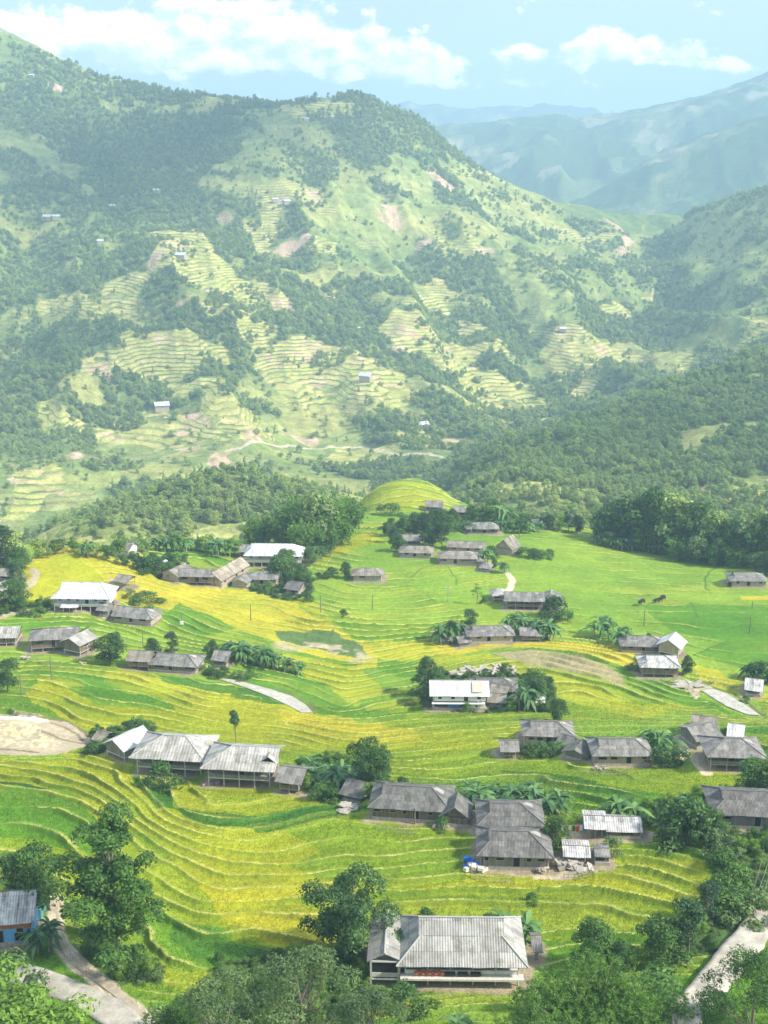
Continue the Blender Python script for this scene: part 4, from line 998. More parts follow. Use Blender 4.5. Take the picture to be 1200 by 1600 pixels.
    blue = H(-4, 1483, 110, 6.4, 6, 3.6, 'ground', 'patchy', 'blue', 'hg', 'blue-walled house with worn blotchy roof at the lower left edge', pitch=.75, oh=.6, wins=3, extra=blue_extra)

def blue_extra(root, L, W, D, z0, rise, fl, f0, wl):
    m = MB(); m.box((0, f0 - .03, z0 - .45), (wl + .1, .1, .85)); m.box((wl / 2 + .03, 0, z0 - .45), (.1, W, .85)); m.build('upper_boards', BRICK, root)
    m = MB(); m.box((wl * .36, f0 - .12, 1.1), (1.5, .06, .9)); m.build('window', DARKW, root)
# ------------------------------------------------------------------ mountains and hills across the valley
def mz(px, py, d): return world_at(px, py, d)
def hill_rbf(rows, crest, extra=(), lam=.002, floor=None):
    P = [mz(*r) for r in rows]
    for (px, py, d) in crest:
        X, Y, Z = mz(px, py, d); P.append((X, Y, Z)); u = X / Y
        for dy, dz in ((90, -28), (350, -150), (900, -420)): P.append((u * (Y + dy), Y + dy, Z + dz))
    P += list(extra); P = np.array(P)
    return Grid(RBF(P[:, :2], P[:, 2], lam=lam, scale=400.), -.75, .75, 430, 3200, 260, 260)
MCREST = [(-500, -60, 1900), (-250, 10, 1900), (-80, 20, 1880), (0, 52, 1850), (60, 84, 1850), (130, 112, 1850), (200, 132, 1850), (250, 147, 1850), (300, 155, 1850), (350, 156, 1840), (400, 162, 1830), (440, 168, 1830),
          (500, 165, 1850), (560, 164, 1860), (610, 174, 1860), (660, 200, 1870), (700, 222, 1880), (750, 252, 1900), (800, 278, 1920), (850, 306, 1950), (900, 326, 1980), (950, 330, 2000), (1000, 333, 2020),
          (1040, 338, 1980), (1080, 332, 1880), (1130, 320, 1800), (1200, 305, 1750), (1350, 270, 1700), (1600, 230, 1650)]
MROWS = [(-400, 800, 850), (0, 800, 870), (150, 800, 880), (300, 790, 900), (450, 775, 930), (560, 770, 940), (650, 760, 960), (750, 745, 1000), (900, 720, 1050), (1100, 720, 1080), (1400, 720, 1050),
         (-400, 700, 1000), (0, 700, 1000), (100, 690, 990), (200, 700, 1020), (330, 690, 1030), (450, 700, 1060), (600, 700, 1090), (720, 680, 1130), (850, 640, 1220), (1000, 640, 1250), (1300, 640, 1150),
         (-400, 600, 1180), (0, 600, 1190), (60, 560, 1190), (150, 560, 1140), (250, 600, 1150), (400, 600, 1210), (500, 600, 1200), (640, 600, 1270), (800, 600, 1320), (900, 590, 1400),
         (-400, 500, 1330), (0, 500, 1320), (110, 470, 1370), (200, 480, 1290), (320, 500, 1290), (420, 480, 1370), (560, 500, 1380), (650, 480, 1400), (760, 500, 1470), (880, 500, 1490), (975, 510, 1560), (1020, 520, 1660), (1080, 520, 1560), (1180, 500, 1420), (1400, 500, 1350),
         (-400, 380, 1480), (0, 400, 1450), (130, 380, 1500), (250, 400, 1430), (350, 380, 1560), (470, 400, 1530), (600, 400, 1580), (720, 400, 1600), (850, 400, 1680), (960, 420, 1690), (1022, 420, 1860), (1080, 430, 1720), (1180, 400, 1580), (1400, 380, 1500),
         (-400, 250, 1680), (0, 280, 1620), (150, 260, 1690), (280, 270, 1670), (400, 260, 1640), (480, 270, 1680), (600, 290, 1690), (700, 310, 1740), (800, 330, 1800), (900, 365, 1850), (990, 375, 1900), (1030, 370, 1960),
         (-200, 140, 1780), (0, 160, 1740), (120, 180, 1760), (250, 200, 1780), (400, 200, 1740), (520, 200, 1770), (620, 220, 1790)]
MAINM = hill_rbf(MROWS, MCREST, [(u * y, y, -200.) for u in (-.7, -.35, 0, .35, .7) for y in (430, 560, 700)])
RCREST = [(640, 800, 800), (700, 755, 830), (760, 722, 860), (800, 706, 880), (850, 688, 900), (900, 676, 930), (950, 652, 950), (1000, 634, 970), (1050, 610, 990), (1100, 586, 1000), (1150, 570, 1005), (1200, 562, 1010), (1350, 520, 1020), (1600, 480, 1020)]
RROWS = [(700, 790, 690), (760, 785, 640), (820, 792, 610), (900, 795, 605), (1000, 805, 590), (1100, 815, 580), (1250, 825, 560), (1500, 830, 550),
         (800, 750, 690), (860, 756, 655), (900, 758, 660), (980, 765, 650), (1060, 740, 680), (1150, 760, 640), (1300, 740, 650), (780, 720, 760), (880, 700, 770), (1000, 700, 760), (1100, 670, 780), (1200, 668, 800), (1350, 640, 820), (950, 676, 850), (1100, 626, 890), (1200, 612, 900)]
RHILL = hill_rbf(RROWS, RCREST, [(u * y, y, z) for u, y, z in ((.06, 500, -75), (.2, 500, -60), (.4, 500, -55), (.6, 500, -50), (-.1, 600, -140), (-.3, 600, -180), (-.6, 700, -240), (-.02, 700, -120), (-.1, 900, -190), (-.6, 480, -150), (-.4, 1300, -330))])
LCREST = [(40, 850, 560), (90, 838, 570), (150, 818, 590), (220, 792, 610), (290, 768, 620), (340, 758, 625), (400, 762, 630), (450, 775, 635), (520, 790, 640), (600, 800, 640)]
LROWS = [(100, 870, 520), (200, 850, 530), (300, 840, 540), (400, 840, 550), (500, 840, 560), (250, 815, 575), (350, 800, 580), (430, 805, 590)]
LHILL = hill_rbf(LROWS, LCREST, [(u * y, y, z) for u, y, z in ((-.3, 480, -75), (-.1, 480, -70), (0, 480, -70), (.1, 560, -130), (.2, 620, -190), (-.38, 560, -140), (-.6, 560, -220), (.5, 600, -300), (-.6, 900, -360), (.1, 800, -260))])

def slope_noise(x, y):
    a = x * .92 + y * .25; b = y * .95 - x * .2
    s = (ridged(a / 230, b / 620, 5, 3) - .55) * 95 + (ridged(a / 85, b / 190, 9, 3) - .5) * 26 + (fbm(x / 30, y / 30, 12, 3) - .5) * 9
    return s
def mountain(x, y):
    x = np.asarray(x, float); y = np.asarray(y, float)
    m0 = MAINM(x, y); d = y
    k = sstep(900, 1150, y) * (1 - .75 * sstep(1650, 1820, y)) * .9 + .12
    m = m0 + slope_noise(x, y) * k
    n2 = (ridged(x / 120, y / 150, 33, 3) - .5) * 16 + (fbm(x / 25, y / 25, 35, 3) - .5) * 6
    r = RHILL(x, y) + n2; l = LHILL(x, y) + n2 * .6
    z = np.maximum(np.maximum(m, r), l)
    return np.maximum(z, -175.0 + (fbm(x / 90, y / 90, 51, 3) - .5) * 20)

def MP(pts, d0=500, d1=2400): return [hit(mountain, px, py, d0, d1, 4.0)[:2] for px, py in pts]
M_LIGHT = [  # open grass and fallow fields
 [(1085, 345), (1215, 325), (1215, 490), (1130, 505), (1070, 420)], [(740, 330), (860, 350), (900, 420), (780, 430)],
 [(375, 175), (440, 168), (540, 225), (600, 285), (650, 330), (720, 400), (700, 440), (620, 400), (560, 370), (500, 330), (440, 300), (380, 330), (320, 300), (370, 240), (385, 210)],
 [(560, 250), (700, 240), (760, 262), (800, 285), (870, 340), (900, 370), (940, 420), (830, 430), (740, 380), (640, 310)],
 [(770, 390), (860, 400), (960, 400), (1015, 345), (1012, 480), (940, 470), (880, 520), (800, 470)],
 [(330, 640), (400, 590), (470, 620), (620, 690), (640, 715), (560, 720), (480, 735), (400, 720), (340, 680)],
 [(0, 205), (60, 215), (130, 260), (150, 300), (90, 330), (0, 290)], [(140, 150), (300, 160), (330, 170), (250, 180), (150, 165)],
 [(90, 600), (150, 595), (150, 640), (80, 650)], [(1085, 325), (1130, 312), (1215, 300), (1215, 345), (1120, 350)],
 [(40, 700), (130, 690), (150, 730), (230, 740), (240, 770), (130, 770), (40, 760)], [(1060, 680), (1110, 665), (1250, 640), (1250, 668), (1120, 690), (1070, 720)],
 [(900, 765), (1000, 770), (990, 800), (860, 800), (760, 800)], [(440, 730), (560, 735), (600, 750), (480, 765)],
 [(1120, 760), (1215, 740), (1215, 800), (1100, 800)], [(440, 420), (500, 410), (540, 430), (470, 440)],
]
M_TERR = [  # stepped yellow fields
 [(240, 375), (300, 362), (340, 400), (400, 440), (462, 485), (440, 492), (360, 465), (290, 440), (245, 410)],
 [(105, 592), (150, 555), (200, 530), (260, 522), (335, 530), (352, 566), (300, 580), (230, 590), (160, 600)],
 [(190, 665), (240, 630), (290, 640), (360, 685), (300, 700), (220, 690)], [(148, 665), (190, 668), (190, 695), (150, 695)],
 [(400, 545), (460, 530), (540, 545), (600, 580), (560, 620), (520, 600), (500, 650), (460, 640), (430, 600)],
 [(588, 512), (640, 505), (720, 550), (700, 560), (640, 552), (600, 540)], [(810, 508), (860, 512), (965, 550), (920, 558), (850, 540)],
 [(878, 615), (915, 606), (945, 625), (905, 636)], [(0, 730), (85, 712), (115, 750), (70, 785), (0, 790)], [(0, 790), (70, 785), (60, 815), (0, 820)],
 [(565, 575), (635, 575), (645, 612), (580, 612)], [(-10, 542), (30, 545), (22, 568), (-10, 566)], [(60, 470), (150, 460), (150, 512), (95, 505)],
 [(468, 450), (530, 440), (545, 466), (500, 466)], [(640, 662), (740, 682), (760, 700), (660, 696)], [(260, 580), (330, 600), (320, 620), (262, 610)],
 [(755, 788), (790, 758), (850, 754), (902, 762), (880, 775), (820, 780), (775, 800)], [(430, 168), (500, 158), (545, 162), (560, 176), (460, 186)],
 [(300, 590), (400, 650), (430, 690), (380, 690), (320, 640)], [(850, 345), (940, 355), (960, 365), (870, 360)], [(1130, 770), (1215, 745), (1215, 775), (1120, 795)],
 [(380, 380), (520, 378), (520, 395), (400, 398)], [(60, 640), (130, 650), (140, 690), (60, 690)], [(700, 500), (760, 510), (790, 540), (720, 530)], [(500, 700), (620, 700), (640, 720), (520, 730)], [(390, 300), (480, 290), (520, 330), (420, 340)], [(760, 240), (800, 260), (790, 285), (700, 262)], [(640, 380), (700, 385), (690, 400), (650, 396)],
]
M_SOIL = [(250, 655, 22, 3), (300, 672, 26, 3), (270, 385, 26, 3), (330, 455, 20, 3), (160, 580, 20, 3), (250, 528, 26, 3), (470, 555, 24, 3), (500, 600, 20, 3), (620, 515, 26, 3), (700, 545, 20, 3), (40, 745, 26, 3), (70, 770, 26, 3), (430, 575, 14, 4), (930, 545, 16, 3), (900, 617, 14, 3), (440, 315, 20, 3), (660, 380, 18, 3), (830, 400, 14, 3), (560, 560, 16, 3), (720, 690, 16, 3),
          (455, 386, 45, 5), (610, 347, 26, 6), (345, 722, 14, 18), (388, 678, 12, 16), (285, 476, 16, 5), (445, 482, 18, 7), (735, 253, 22, 3), (960, 352, 26, 5), (640, 520, 30, 4), (620, 548, 18, 5), (570, 595, 14, 12),
          (480, 690, 30, 5), (175, 683, 22, 6), (300, 700, 24, 4), (120, 715, 20, 4), (880, 520, 16, 4), (90, 142, 8, 4), (760, 392, 14, 4), (975, 395, 12, 5), (1098, 765, 6, 12), (600, 600, 20, 4), (700, 690, 14, 5),
          (250, 400, 22, 4), (300, 655, 20, 4), (980, 380, 14, 6), (690, 285, 22, 5), (500, 545, 22, 4), (420, 560, 12, 4), (355, 345, 16, 6), (490, 310, 12, 4)]
ROADLINE = [(355, 706), (380, 700), (450, 698), (500, 702), (560, 700), (620, 712), (690, 716)]
M_FOREST = [[(640, 780), (700, 722), (800, 662), (900, 634), (1000, 595), (1100, 558), (1260, 530), (1260, 640), (1120, 665), (1060, 735), (960, 748), (880, 742), (800, 748), (740, 785)], [(1110, 690), (1250, 670), (1250, 735), (1140, 745), (1080, 780), (1010, 775), (1050, 745)],
            [(0, 150), (120, 170), (250, 190), (370, 180), (375, 240), (310, 300), (370, 340), (300, 350), (180, 370), (150, 330), (60, 200), (0, 190)],
            [(-50, 560), (60, 500), (140, 520), (110, 590), (60, 640), (60, 690), (-50, 700)], [(150, 590), (250, 600), (300, 640), (200, 640), (130, 700), (60, 690)],
            [(500, 190), (620, 175), (720, 235), (740, 250), (660, 250), (560, 240), (520, 215)], [(800, 285), (1000, 330), (1040, 345), (1000, 365), (900, 360), (850, 320)],
            [(330, 420), (460, 410), (620, 480), (700, 520), (600, 510), (470, 510), (380, 480)], [(640, 410), (760, 400), (800, 470), (720, 470)], [(1020, 350), (1080, 400), (1120, 500), (1040, 540), (1018, 500)],
            [(100, 850), (200, 790), (330, 750), (500, 770), (560, 800), (300, 850)]]

def mtn_masks(x, y):
    wx = x + (fbm(x / 40, y / 40, 101, 3) - .5) * 40; wy = y + (fbm(x / 40, y / 40, 102, 3) - .5) * 46
    f = fbm(x / 130, y / 130, 111, 4)
    def any_in(polys):
        k = np.zeros(x.shape, bool)
        for pl in polys:
            xs = [p[0] for p in pl]; ys = [p[1] for p in pl]
            m = (wx > min(xs)) & (wx < max(xs)) & (wy > min(ys)) & (wy < max(ys))
            if m.any():
                q = np.zeros(x.shape, bool); q[m] = in_poly(wx[m], wy[m], pl); k |= q
        return k
    light = any_in(_ML); terr = any_in(_MT); fo = any_in(_MF)
    auto = (fbm(x / 75, y / 55, 161, 3) > .635) & (y > 1020) & (y < 1720) & ~fo & ~light; terr = terr | auto
    patch = fbm(x / 48, y / 48, 121, 4); fine = fbm(x / 16, y / 16, 123, 2)
    lvl = f * .55 + patch * .45 + (fine - .5) * .10
    d = sstep(.42, .53, lvl)                                        # tree cover 0..1
    d = np.where(light, d * .10 + sstep(.55, .64, patch) * .75, d)
    d = np.where(fo & ~light, .5 + .5 * sstep(.30, .44, lvl), d)
    d = np.where(fo & ~light & (y < 1080), .88 + .12 * sstep(.3, .44, lvl), d)
    d = np.where(terr, sstep(.60, .66, patch) * .5, d)
    terr2 = terr | (~light & (fbm(x / 90, y / 90, 131, 3) > .43) & (y < 1800))
    return d, light, terr, terr2

def mtn_colour(x, y):
    dens, light, terr, terr2 = mtn_masks(x, y)
    n = fbm(x / 40, y / 40, 141, 4)[..., None]; n2 = fbm(x / 11, y / 11, 143, 3)[..., None]
    col = np.array([.10, .17, .045]) * (1 - n) + np.array([.30, .34, .10]) * n
    col = np.where(light[..., None], np.array([.14, .22, .05]) * (1 - n) + np.array([.36, .37, .13]) * n, col)
    col = col * (.72 + .56 * n2)
    k = dens[..., None] * .75
    col = col * (1 - k) + np.array([.11, .17, .05]) * k
    yl = sstep(.5, .66, fbm(x / 110, y / 70, 191, 3))[..., None] * (1 - k) * .5; col = col * (1 - yl) + np.array([.40, .38, .12]) * yl
    col = np.where(terr[..., None], np.array([.34, .37, .09]) * (1 - n * .5) + np.array([.50, .44, .18]) * n * .5, col)
    wx = x + (fbm(x / 14, y / 14, 151, 2) - .5) * 22; wy = y + (fbm(x / 14, y / 14, 152, 2) - .5) * 26
    for (cx, cy, rx, ry) in _MS:
        q = ((wx - cx) / rx) ** 2 + ((wy - cy) / ry) ** 2
        kk = sstep(1.2, .6, q)[..., None] * (.5 + .5 * (n2 > .42)); col = col * (1 - kk) + np.array([.54, .38, .27]) * kk
    d = seg_dist(x, y, _MR); col = np.where((d < 2.2)[..., None], np.array([.50, .44, .33]), col)
    return col, np.where(terr, 1.0, np.where(terr2, .55, 0.0)) * (1 - dens * .8), dens

def build_mountain():
    global _ML, _MT, _MF, _MS, _MR
    _ML = [MP(p) for p in M_LIGHT]; _MT = [MP(p) for p in M_TERR]; _MF = [MP(p) for p in M_FOREST]
    _MS = []
    for (px, py, rx, ry) in M_SOIL:
        x, y, d = hit(mountain, px, py, 500, 2400, 4.0); _MS.append((x, y, rx * d / F, max(8, ry * d / F * 2.6)))
    _MR = MP(ROADLINE)
    X, Y, Z, q = fan_mesh('mountain_slope', -.72, .72, 470, 2500, 960, 860, mountain, None)
    col, terr, forest = mtn_colour(X, Y)
    o = new_mesh('mountain_slope', np.stack([X, Y, Z], -1).reshape(-1, 3), q, MSLOPE, smooth=True, attrs={'terr': terr}, col=col.reshape(-1, 3))
    tag(o, 'forested and terraced mountain slope across the valley', kind='structure')
    # trees of the far forest
    pts = []
    r = np.random.default_rng(5)
    def scatter(n, y0, y1, keep=None, jitter=1.0):
        yy = np.sqrt(r.uniform(y0 ** 2, y1 ** 2, n)); xx = r.uniform(-.5, .5, n) * yy
        fo = mtn_masks(xx, yy)[0]; dd = seg_dist(xx, yy, _MR) > 10
        ok = (r.random(n) < np.maximum(fo, .03)) & dd
        for (cx, cy, rx, ry) in _MS: ok &= (((xx - cx) / rx) ** 2 + ((yy - cy) / ry) ** 2) > 1
        return xx[ok], yy[ok]
    a = scatter(36000, 480, 1080); b = scatter(80000, 1080, 1960)
    xx = np.concatenate([a[0], b[0]]); yy = np.concatenate([a[1], b[1]])
    zz = mountain(xx, yy) - 1.0
    # drop what lies far behind a crest
    rimz = village_plain(xx, yy)
    scl = r.uniform(.36, 1.1, len(xx)) * (.6 + .8 * fbm(xx / 70, yy / 70, 181, 3)) * np.where(yy < 1080, .82, .92)
    big = r.random(len(xx)) < .04; scl = np.where(big, scl * 1.35, scl)
    return xx, yy, zz, scl

def forest_object(xx, yy, zz, scl, sources, name='forest', label='mixed green forest covering the mountain slopes and the hills across the valley', cat='forest'):
    me = bpy.data.meshes.new(name); n = len(xx); me.vertices.add(n)
    me.vertices.foreach_set('co', np.stack([xx, yy, zz], -1).astype(np.float32).ravel())
    for k, v in (('scl', scl), ('rot', rng.uniform(0, 6.28, n))):
        at = me.attributes.new(k, 'FLOAT', 'POINT'); at.data.foreach_set('value', v.astype(np.float32))
    at = me.attributes.new('pick', 'INT', 'POINT'); at.data.foreach_set('value', rng.choice(len(sources), n, p=[.34, .24, .32, .10]).astype(np.int32))
    o = bpy.data.objects.new(name, me); C.objects.link(o)
    tag(o, label, cat, kind='stuff')
    g = bpy.data.node_groups.new('forest_trees', 'GeometryNodeTree')
    g.interface.new_socket('Geometry', in_out='INPUT', socket_type='NodeSocketGeometry')
    g.interface.new_socket('Geometry', in_out='OUTPUT', socket_type='NodeSocketGeometry')
    N, Lk = g.nodes, g.links
    gi = N.new('NodeGroupInput'); go = N.new('NodeGroupOutput'); ip = N.new('GeometryNodeInstanceOnPoints')
    g2i = N.new('GeometryNodeJoinGeometry')
    for s in sources[::-1]:
        oi = N.new('GeometryNodeObjectInfo'); oi.transform_space = 'ORIGINAL'; oi.inputs['Object'].default_value = s; oi.inputs['As Instance'].default_value = True
        Lk.new(oi.outputs['Geometry'], g2i.inputs[0])
    Lk.new(gi.outputs[0], ip.inputs['Points']); Lk.new(g2i.outputs[0], ip.inputs['Instance']); ip.inputs['Pick Instance'].default_value = True
    def na(name, t):
        a = N.new('GeometryNodeInputNamedAttribute'); a.data_type = t; a.inputs[0].default_value = name; return a.outputs[0]
    Lk.new(na('pick', 'INT'), ip.inputs['Instance Index'])
    cx = N.new('ShaderNodeCombineXYZ'); Lk.new(na('rot', 'FLOAT'), cx.inputs[2]); Lk.new(cx.outputs[0], ip.inputs['Rotation'])
    Lk.new(na('scl', 'FLOAT'), ip.inputs['Scale']); Lk.new(ip.outputs[0], go.inputs[0])
    md = o.modifiers.new('trees', 'NODES'); md.node_group = g
    return o

def build_far():
    def crest(lst, d):
        us, zs = [], []
        for px, py in lst:
            X, Y, Z = world_at(px, py, d); us.append(X / Y); zs.append(Z)
        return np.array(us), np.array(zs), d * CP
    A = crest([(-300, 240), (400, 260), (560, 240), (650, 216), (700, 208), (760, 202), (800, 196), (830, 190), (850, 188), (870, 184), (900, 190), (930, 187), (960, 186), (1000, 181), (1050, 176), (1080, 168), (1110, 158), (1140, 147), (1170, 138), (1200, 128), (1350, 100), (1500, 120)], 4700)
    B = crest([(-300, 400), (700, 400), (860, 330), (900, 310), (960, 280), (1020, 245), (1080, 222), (1140, 205), (1200, 190), (1350, 150), (1500, 150)], 3500)
    D = crest([(-400, 300), (250, 300), (420, 230), (500, 200), (560, 186), (640, 178), (720, 180), (800, 176), (860, 180), (960, 190), (1100, 200), (1500, 210)], 7400)
    def far(x, y):
        u = x / y; z = np.full(x.shape, -230.0)
        for (us, zs, Y0), wdt in ((A, 1500), (B, 800), (D, 2200)):
            zc = np.interp(u, us, zs); t = (y - Y0) / wdt
            pr = np.where(t < 0, sstep(-1, 0, t) ** .8, 1 - sstep(0, 1.3, t))
            nn = ((ridged(x / 700, y / 900, 7, 5) - .5) * 320 + (ridged(x / 190, y / 260, 8, 4) - .5) * 90) * np.clip(-t * 1.6, 0, 1) * (t < 0)
            z = np.maximum(z, -230 + (zc + 230) * pr + nn * (Y0 / 4700) + (fbm(x / 70, y / 70, 9, 4) - .5) * 34)
        return z
    X, Y, Z, q = fan_mesh('far', -.62, .62, 2300, 9200, 560, 420, far, None)
    n = fbm(X / 120, Y / 120, 201, 5)[..., None]; m = (fbm(X / 300, Y / 300, 205, 4) > .53)[..., None]
    col = np.array([.05, .10, .03]) * np.ones_like(n); col = np.where(m & (n > .5), np.array([.12, .17, .06]), col)
    col = np.where(n > .69, np.array([.26, .26, .16]), col)
    o = new_mesh('far_mountains', np.stack([X, Y, Z], -1).reshape(-1, 3), q, MSLOPE, smooth=True, attrs={'terr': np.zeros(X.shape)}, col=col.reshape(-1, 3))
    tag(o, 'blue hazy mountain ranges at the end of the valley', kind='structure')

def build_ground_sheet():
    """the land outside the detailed slopes, one wide low sheet reaching the horizon"""
    g = np.linspace(-1, 1, 90); s = np.sign(g) * np.abs(g) ** 3 * 9500
    X, Y = np.meshgrid(s, s + 100.0)
    Z = -245 + (fbm(X / 900, Y / 900, 301, 4) - .5) * 60 * sstep(200, 2000, np.hypot(X, Y - 100))
    idx = np.arange(8100).reshape(90, 90); q = np.stack([idx[:-1, :-1], idx[:-1, 1:], idx[1:, 1:], idx[1:, :-1]], -1).reshape(-1, 4)
    c = np.zeros(X.shape + (3,)); c[:] = (.07, .13, .035)
    o = new_mesh('valley_ground', np.stack([X, Y, Z], -1).reshape(-1, 3), q, MSLOPE, smooth=True, attrs={'terr': np.zeros(X.shape)}, col=c.reshape(-1, 3))
    tag(o, kind='structure')

def build_village_ground():
    X, Y, Z, q = fan_mesh('v', -.72, .72, 58, 530, 1440, 1080, lambda x, y: village(x, y, True), None)
    col, isr = field_colour(X, Y)
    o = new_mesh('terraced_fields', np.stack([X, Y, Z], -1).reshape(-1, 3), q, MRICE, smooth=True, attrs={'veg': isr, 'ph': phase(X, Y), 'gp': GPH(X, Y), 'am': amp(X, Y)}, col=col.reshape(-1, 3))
    tag(o, 'terraced rice fields stepping down round the village', kind='structure')
    # the standing rice of the nearer terraces, leaf by leaf
    r = np.random.default_rng(9); n = 600000
    yy = 62 + (215 - 62) * r.uniform(0, 1, n) ** .72; xx = r.uniform(-.47, .47, n) * yy
    cc, vg = field_colour(xx, yy); P = phase(xx, yy); f = P - np.floor(P); ok = (vg > .5) & ((1 - f) / np.maximum(GPH(xx, yy), .02) > .35)
    for (cx, cyy, hl, hw, yaw, pz) in PADS:
        c_, s_ = math.cos(yaw), math.sin(yaw); dx = xx - cx; dy = yy - cyy
        ok &= ~((np.abs(dx * c_ + dy * s_) < hl + .8) & (np.abs(-dx * s_ + dy * c_) < hw + .9))
    for pl in WATER: ok &= seg_dist(xx, yy, pl) > 1.0
    xx, yy, cc = xx[ok], yy[ok], cc[ok]; zz = village(xx, yy, True); n = len(xx)
    gpv = GPH(xx, yy); P = P[ok]; fr = P - np.floor(P); A = amp(xx, yy)
    rp = (h2(np.floor(P), np.floor(fbm(xx / 50, yy / 50, 91, 1) * 4), 92) - .5)[:, None]
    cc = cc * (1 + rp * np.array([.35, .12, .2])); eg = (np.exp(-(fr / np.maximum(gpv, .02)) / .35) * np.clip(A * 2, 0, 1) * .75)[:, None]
    cc = cc * (1 - eg) + np.array([.56, .53, .16]) * eg; cc = cc * r.uniform(.75, 1.3, (n, 1))  # leaves along the terrace edge get the same painted light
    an = r.uniform(0, 6.283, n); w_ = r.uniform(.03, .06, n); hh = r.uniform(.12, .30, n); lean = r.normal(0, .10, (n, 2))
    B = np.stack([xx, yy, zz - .05], 1); dx = np.stack([np.cos(an) * w_, np.sin(an) * w_, np.zeros(n)], 1)
    V = np.stack([B - dx, B + dx, B + np.stack([lean[:, 0], lean[:, 1], hh], 1)], 1).reshape(-1, 3)
    o = new_mesh('rice_plants', V, np.arange(3 * n).reshape(n, 3), mat('rice_leaf', lambda t: finish(t, t.attr('Col')[0], .7, transl=(.3, t.attr('Col')[0]))), col=np.clip(np.repeat(cc, 3, 0), .01, .8))
    tag(o, 'standing rice on the nearer terraces', 'rice', kind='stuff')
    # shallow flooded paddies
    def m_water(t):
        n = t.noise(geo(t), .6, 4, .6); n2 = t.noise(geo(t), 2.5, 3, .6)
        finish(t, t.mix(t.ramp(n, .35, .65), (.40, .36, .30), (.52, .48, .42)), t.ramp(n2, .3, .7, .18, .5), n2, .05, .02, .5)
    MW = mat('muddy_water', m_water)
    for nm, pl in zip(('paddy_water', 'pond_water'), WATER):
        zc = np.array([float(village_plain(np.array([p[0]]), np.array([p[1]]))[0]) for p in pl])
        cx = sum(p[0] for p in pl) / len(pl); cyy = sum(p[1] for p in pl) / len(pl)
        V, Q = [], []
        # refine the outline and lay it 8 cm over the ground
        P = []
        for i in range(len(pl)):
            a, b = pl[i], pl[(i + 1) % len(pl)]
            for k in range(6): t = k / 6; P.append((a[0] * (1 - t) + b[0] * t, a[1] * (1 - t) + b[1] * t))
        P = np.array(P); zz = village(P[:, 0], P[:, 1]) + .12
        mb = MB(); pts = [(p[0], p[1], z) for p, z in zip(P, zz)]
        mb.face(pts); mb.build(nm, MW)['kind'] = 'structure'
# ------------------------------------------------------------------ trees and plants
def leaf_quads(cen, nrm, size, asp, r):
    """rhombic leaves: centres, normals, sizes -> verts, quads"""
    n = len(cen); nrm = nrm / (np.linalg.norm(nrm, axis=1, keepdims=True) + 1e-9)
    a = r.normal(size=(n, 3)); t = np.cross(nrm, a); t /= np.linalg.norm(t, axis=1, keepdims=True) + 1e-9
    b = np.cross(nrm, t); s = size[:, None]
    V = np.stack([cen - t * s, cen - b * s * asp, cen + t * s, cen + b * s * asp], 1).reshape(-1, 3)
    return V, np.arange(n * 4).reshape(n, 4)

def clumps_crown(r, cl, per, leaf, asp=.55, flat=.8):
    """cl: list of (centre, radius)"""
    Cs, Ns, Ss, Ts = [], [], [], []
    for c, rad in cl:
        n = max(12, int(per * (rad ** 2)))
        d = r.normal(size=(n, 3)); d /= np.linalg.norm(d, axis=1, keepdims=True)
        d[:, 2] = np.where(d[:, 2] < -.45, -d[:, 2], d[:, 2])
        rr = rad * (r.uniform(.35, 1.0, n) ** .45) * (1 + .25 * np.sin(d[:, 0] * 5 + c[0]) * np.sin(d[:, 1] * 6 + c[1] * 3))
        Cs.append(np.array(c) + d * rr[:, None] * np.array([1, 1, flat])); Ns.append(d + r.normal(size=(n, 3)) * .55 + np.array([0, 0, .35]))
        Ss.append(leaf * r.uniform(.6, 1.35, n)); Ts.append(np.clip(r.uniform(0, 1, n) * .6 + r.uniform(0, 1) * .4, 0, 1))
    V, Q = leaf_quads(np.concatenate(Cs), np.concatenate(Ns), np.concatenate(Ss), asp, r)
    return V, Q, np.repeat(np.concatenate(Ts), 4)

def limb_mesh(paths):
    """paths: list of (points, r0, r1) -> MB"""
    mb = MB()
    for pts, r0, r1 in paths:
        n = len(pts) - 1
        for i in range(n): mb.tube(pts[i], pts[i + 1], r0 + (r1 - r0) * i / n, r0 + (r1 - r0) * (i + 1) / n, 6, cap=(i == n - 1))
    return mb

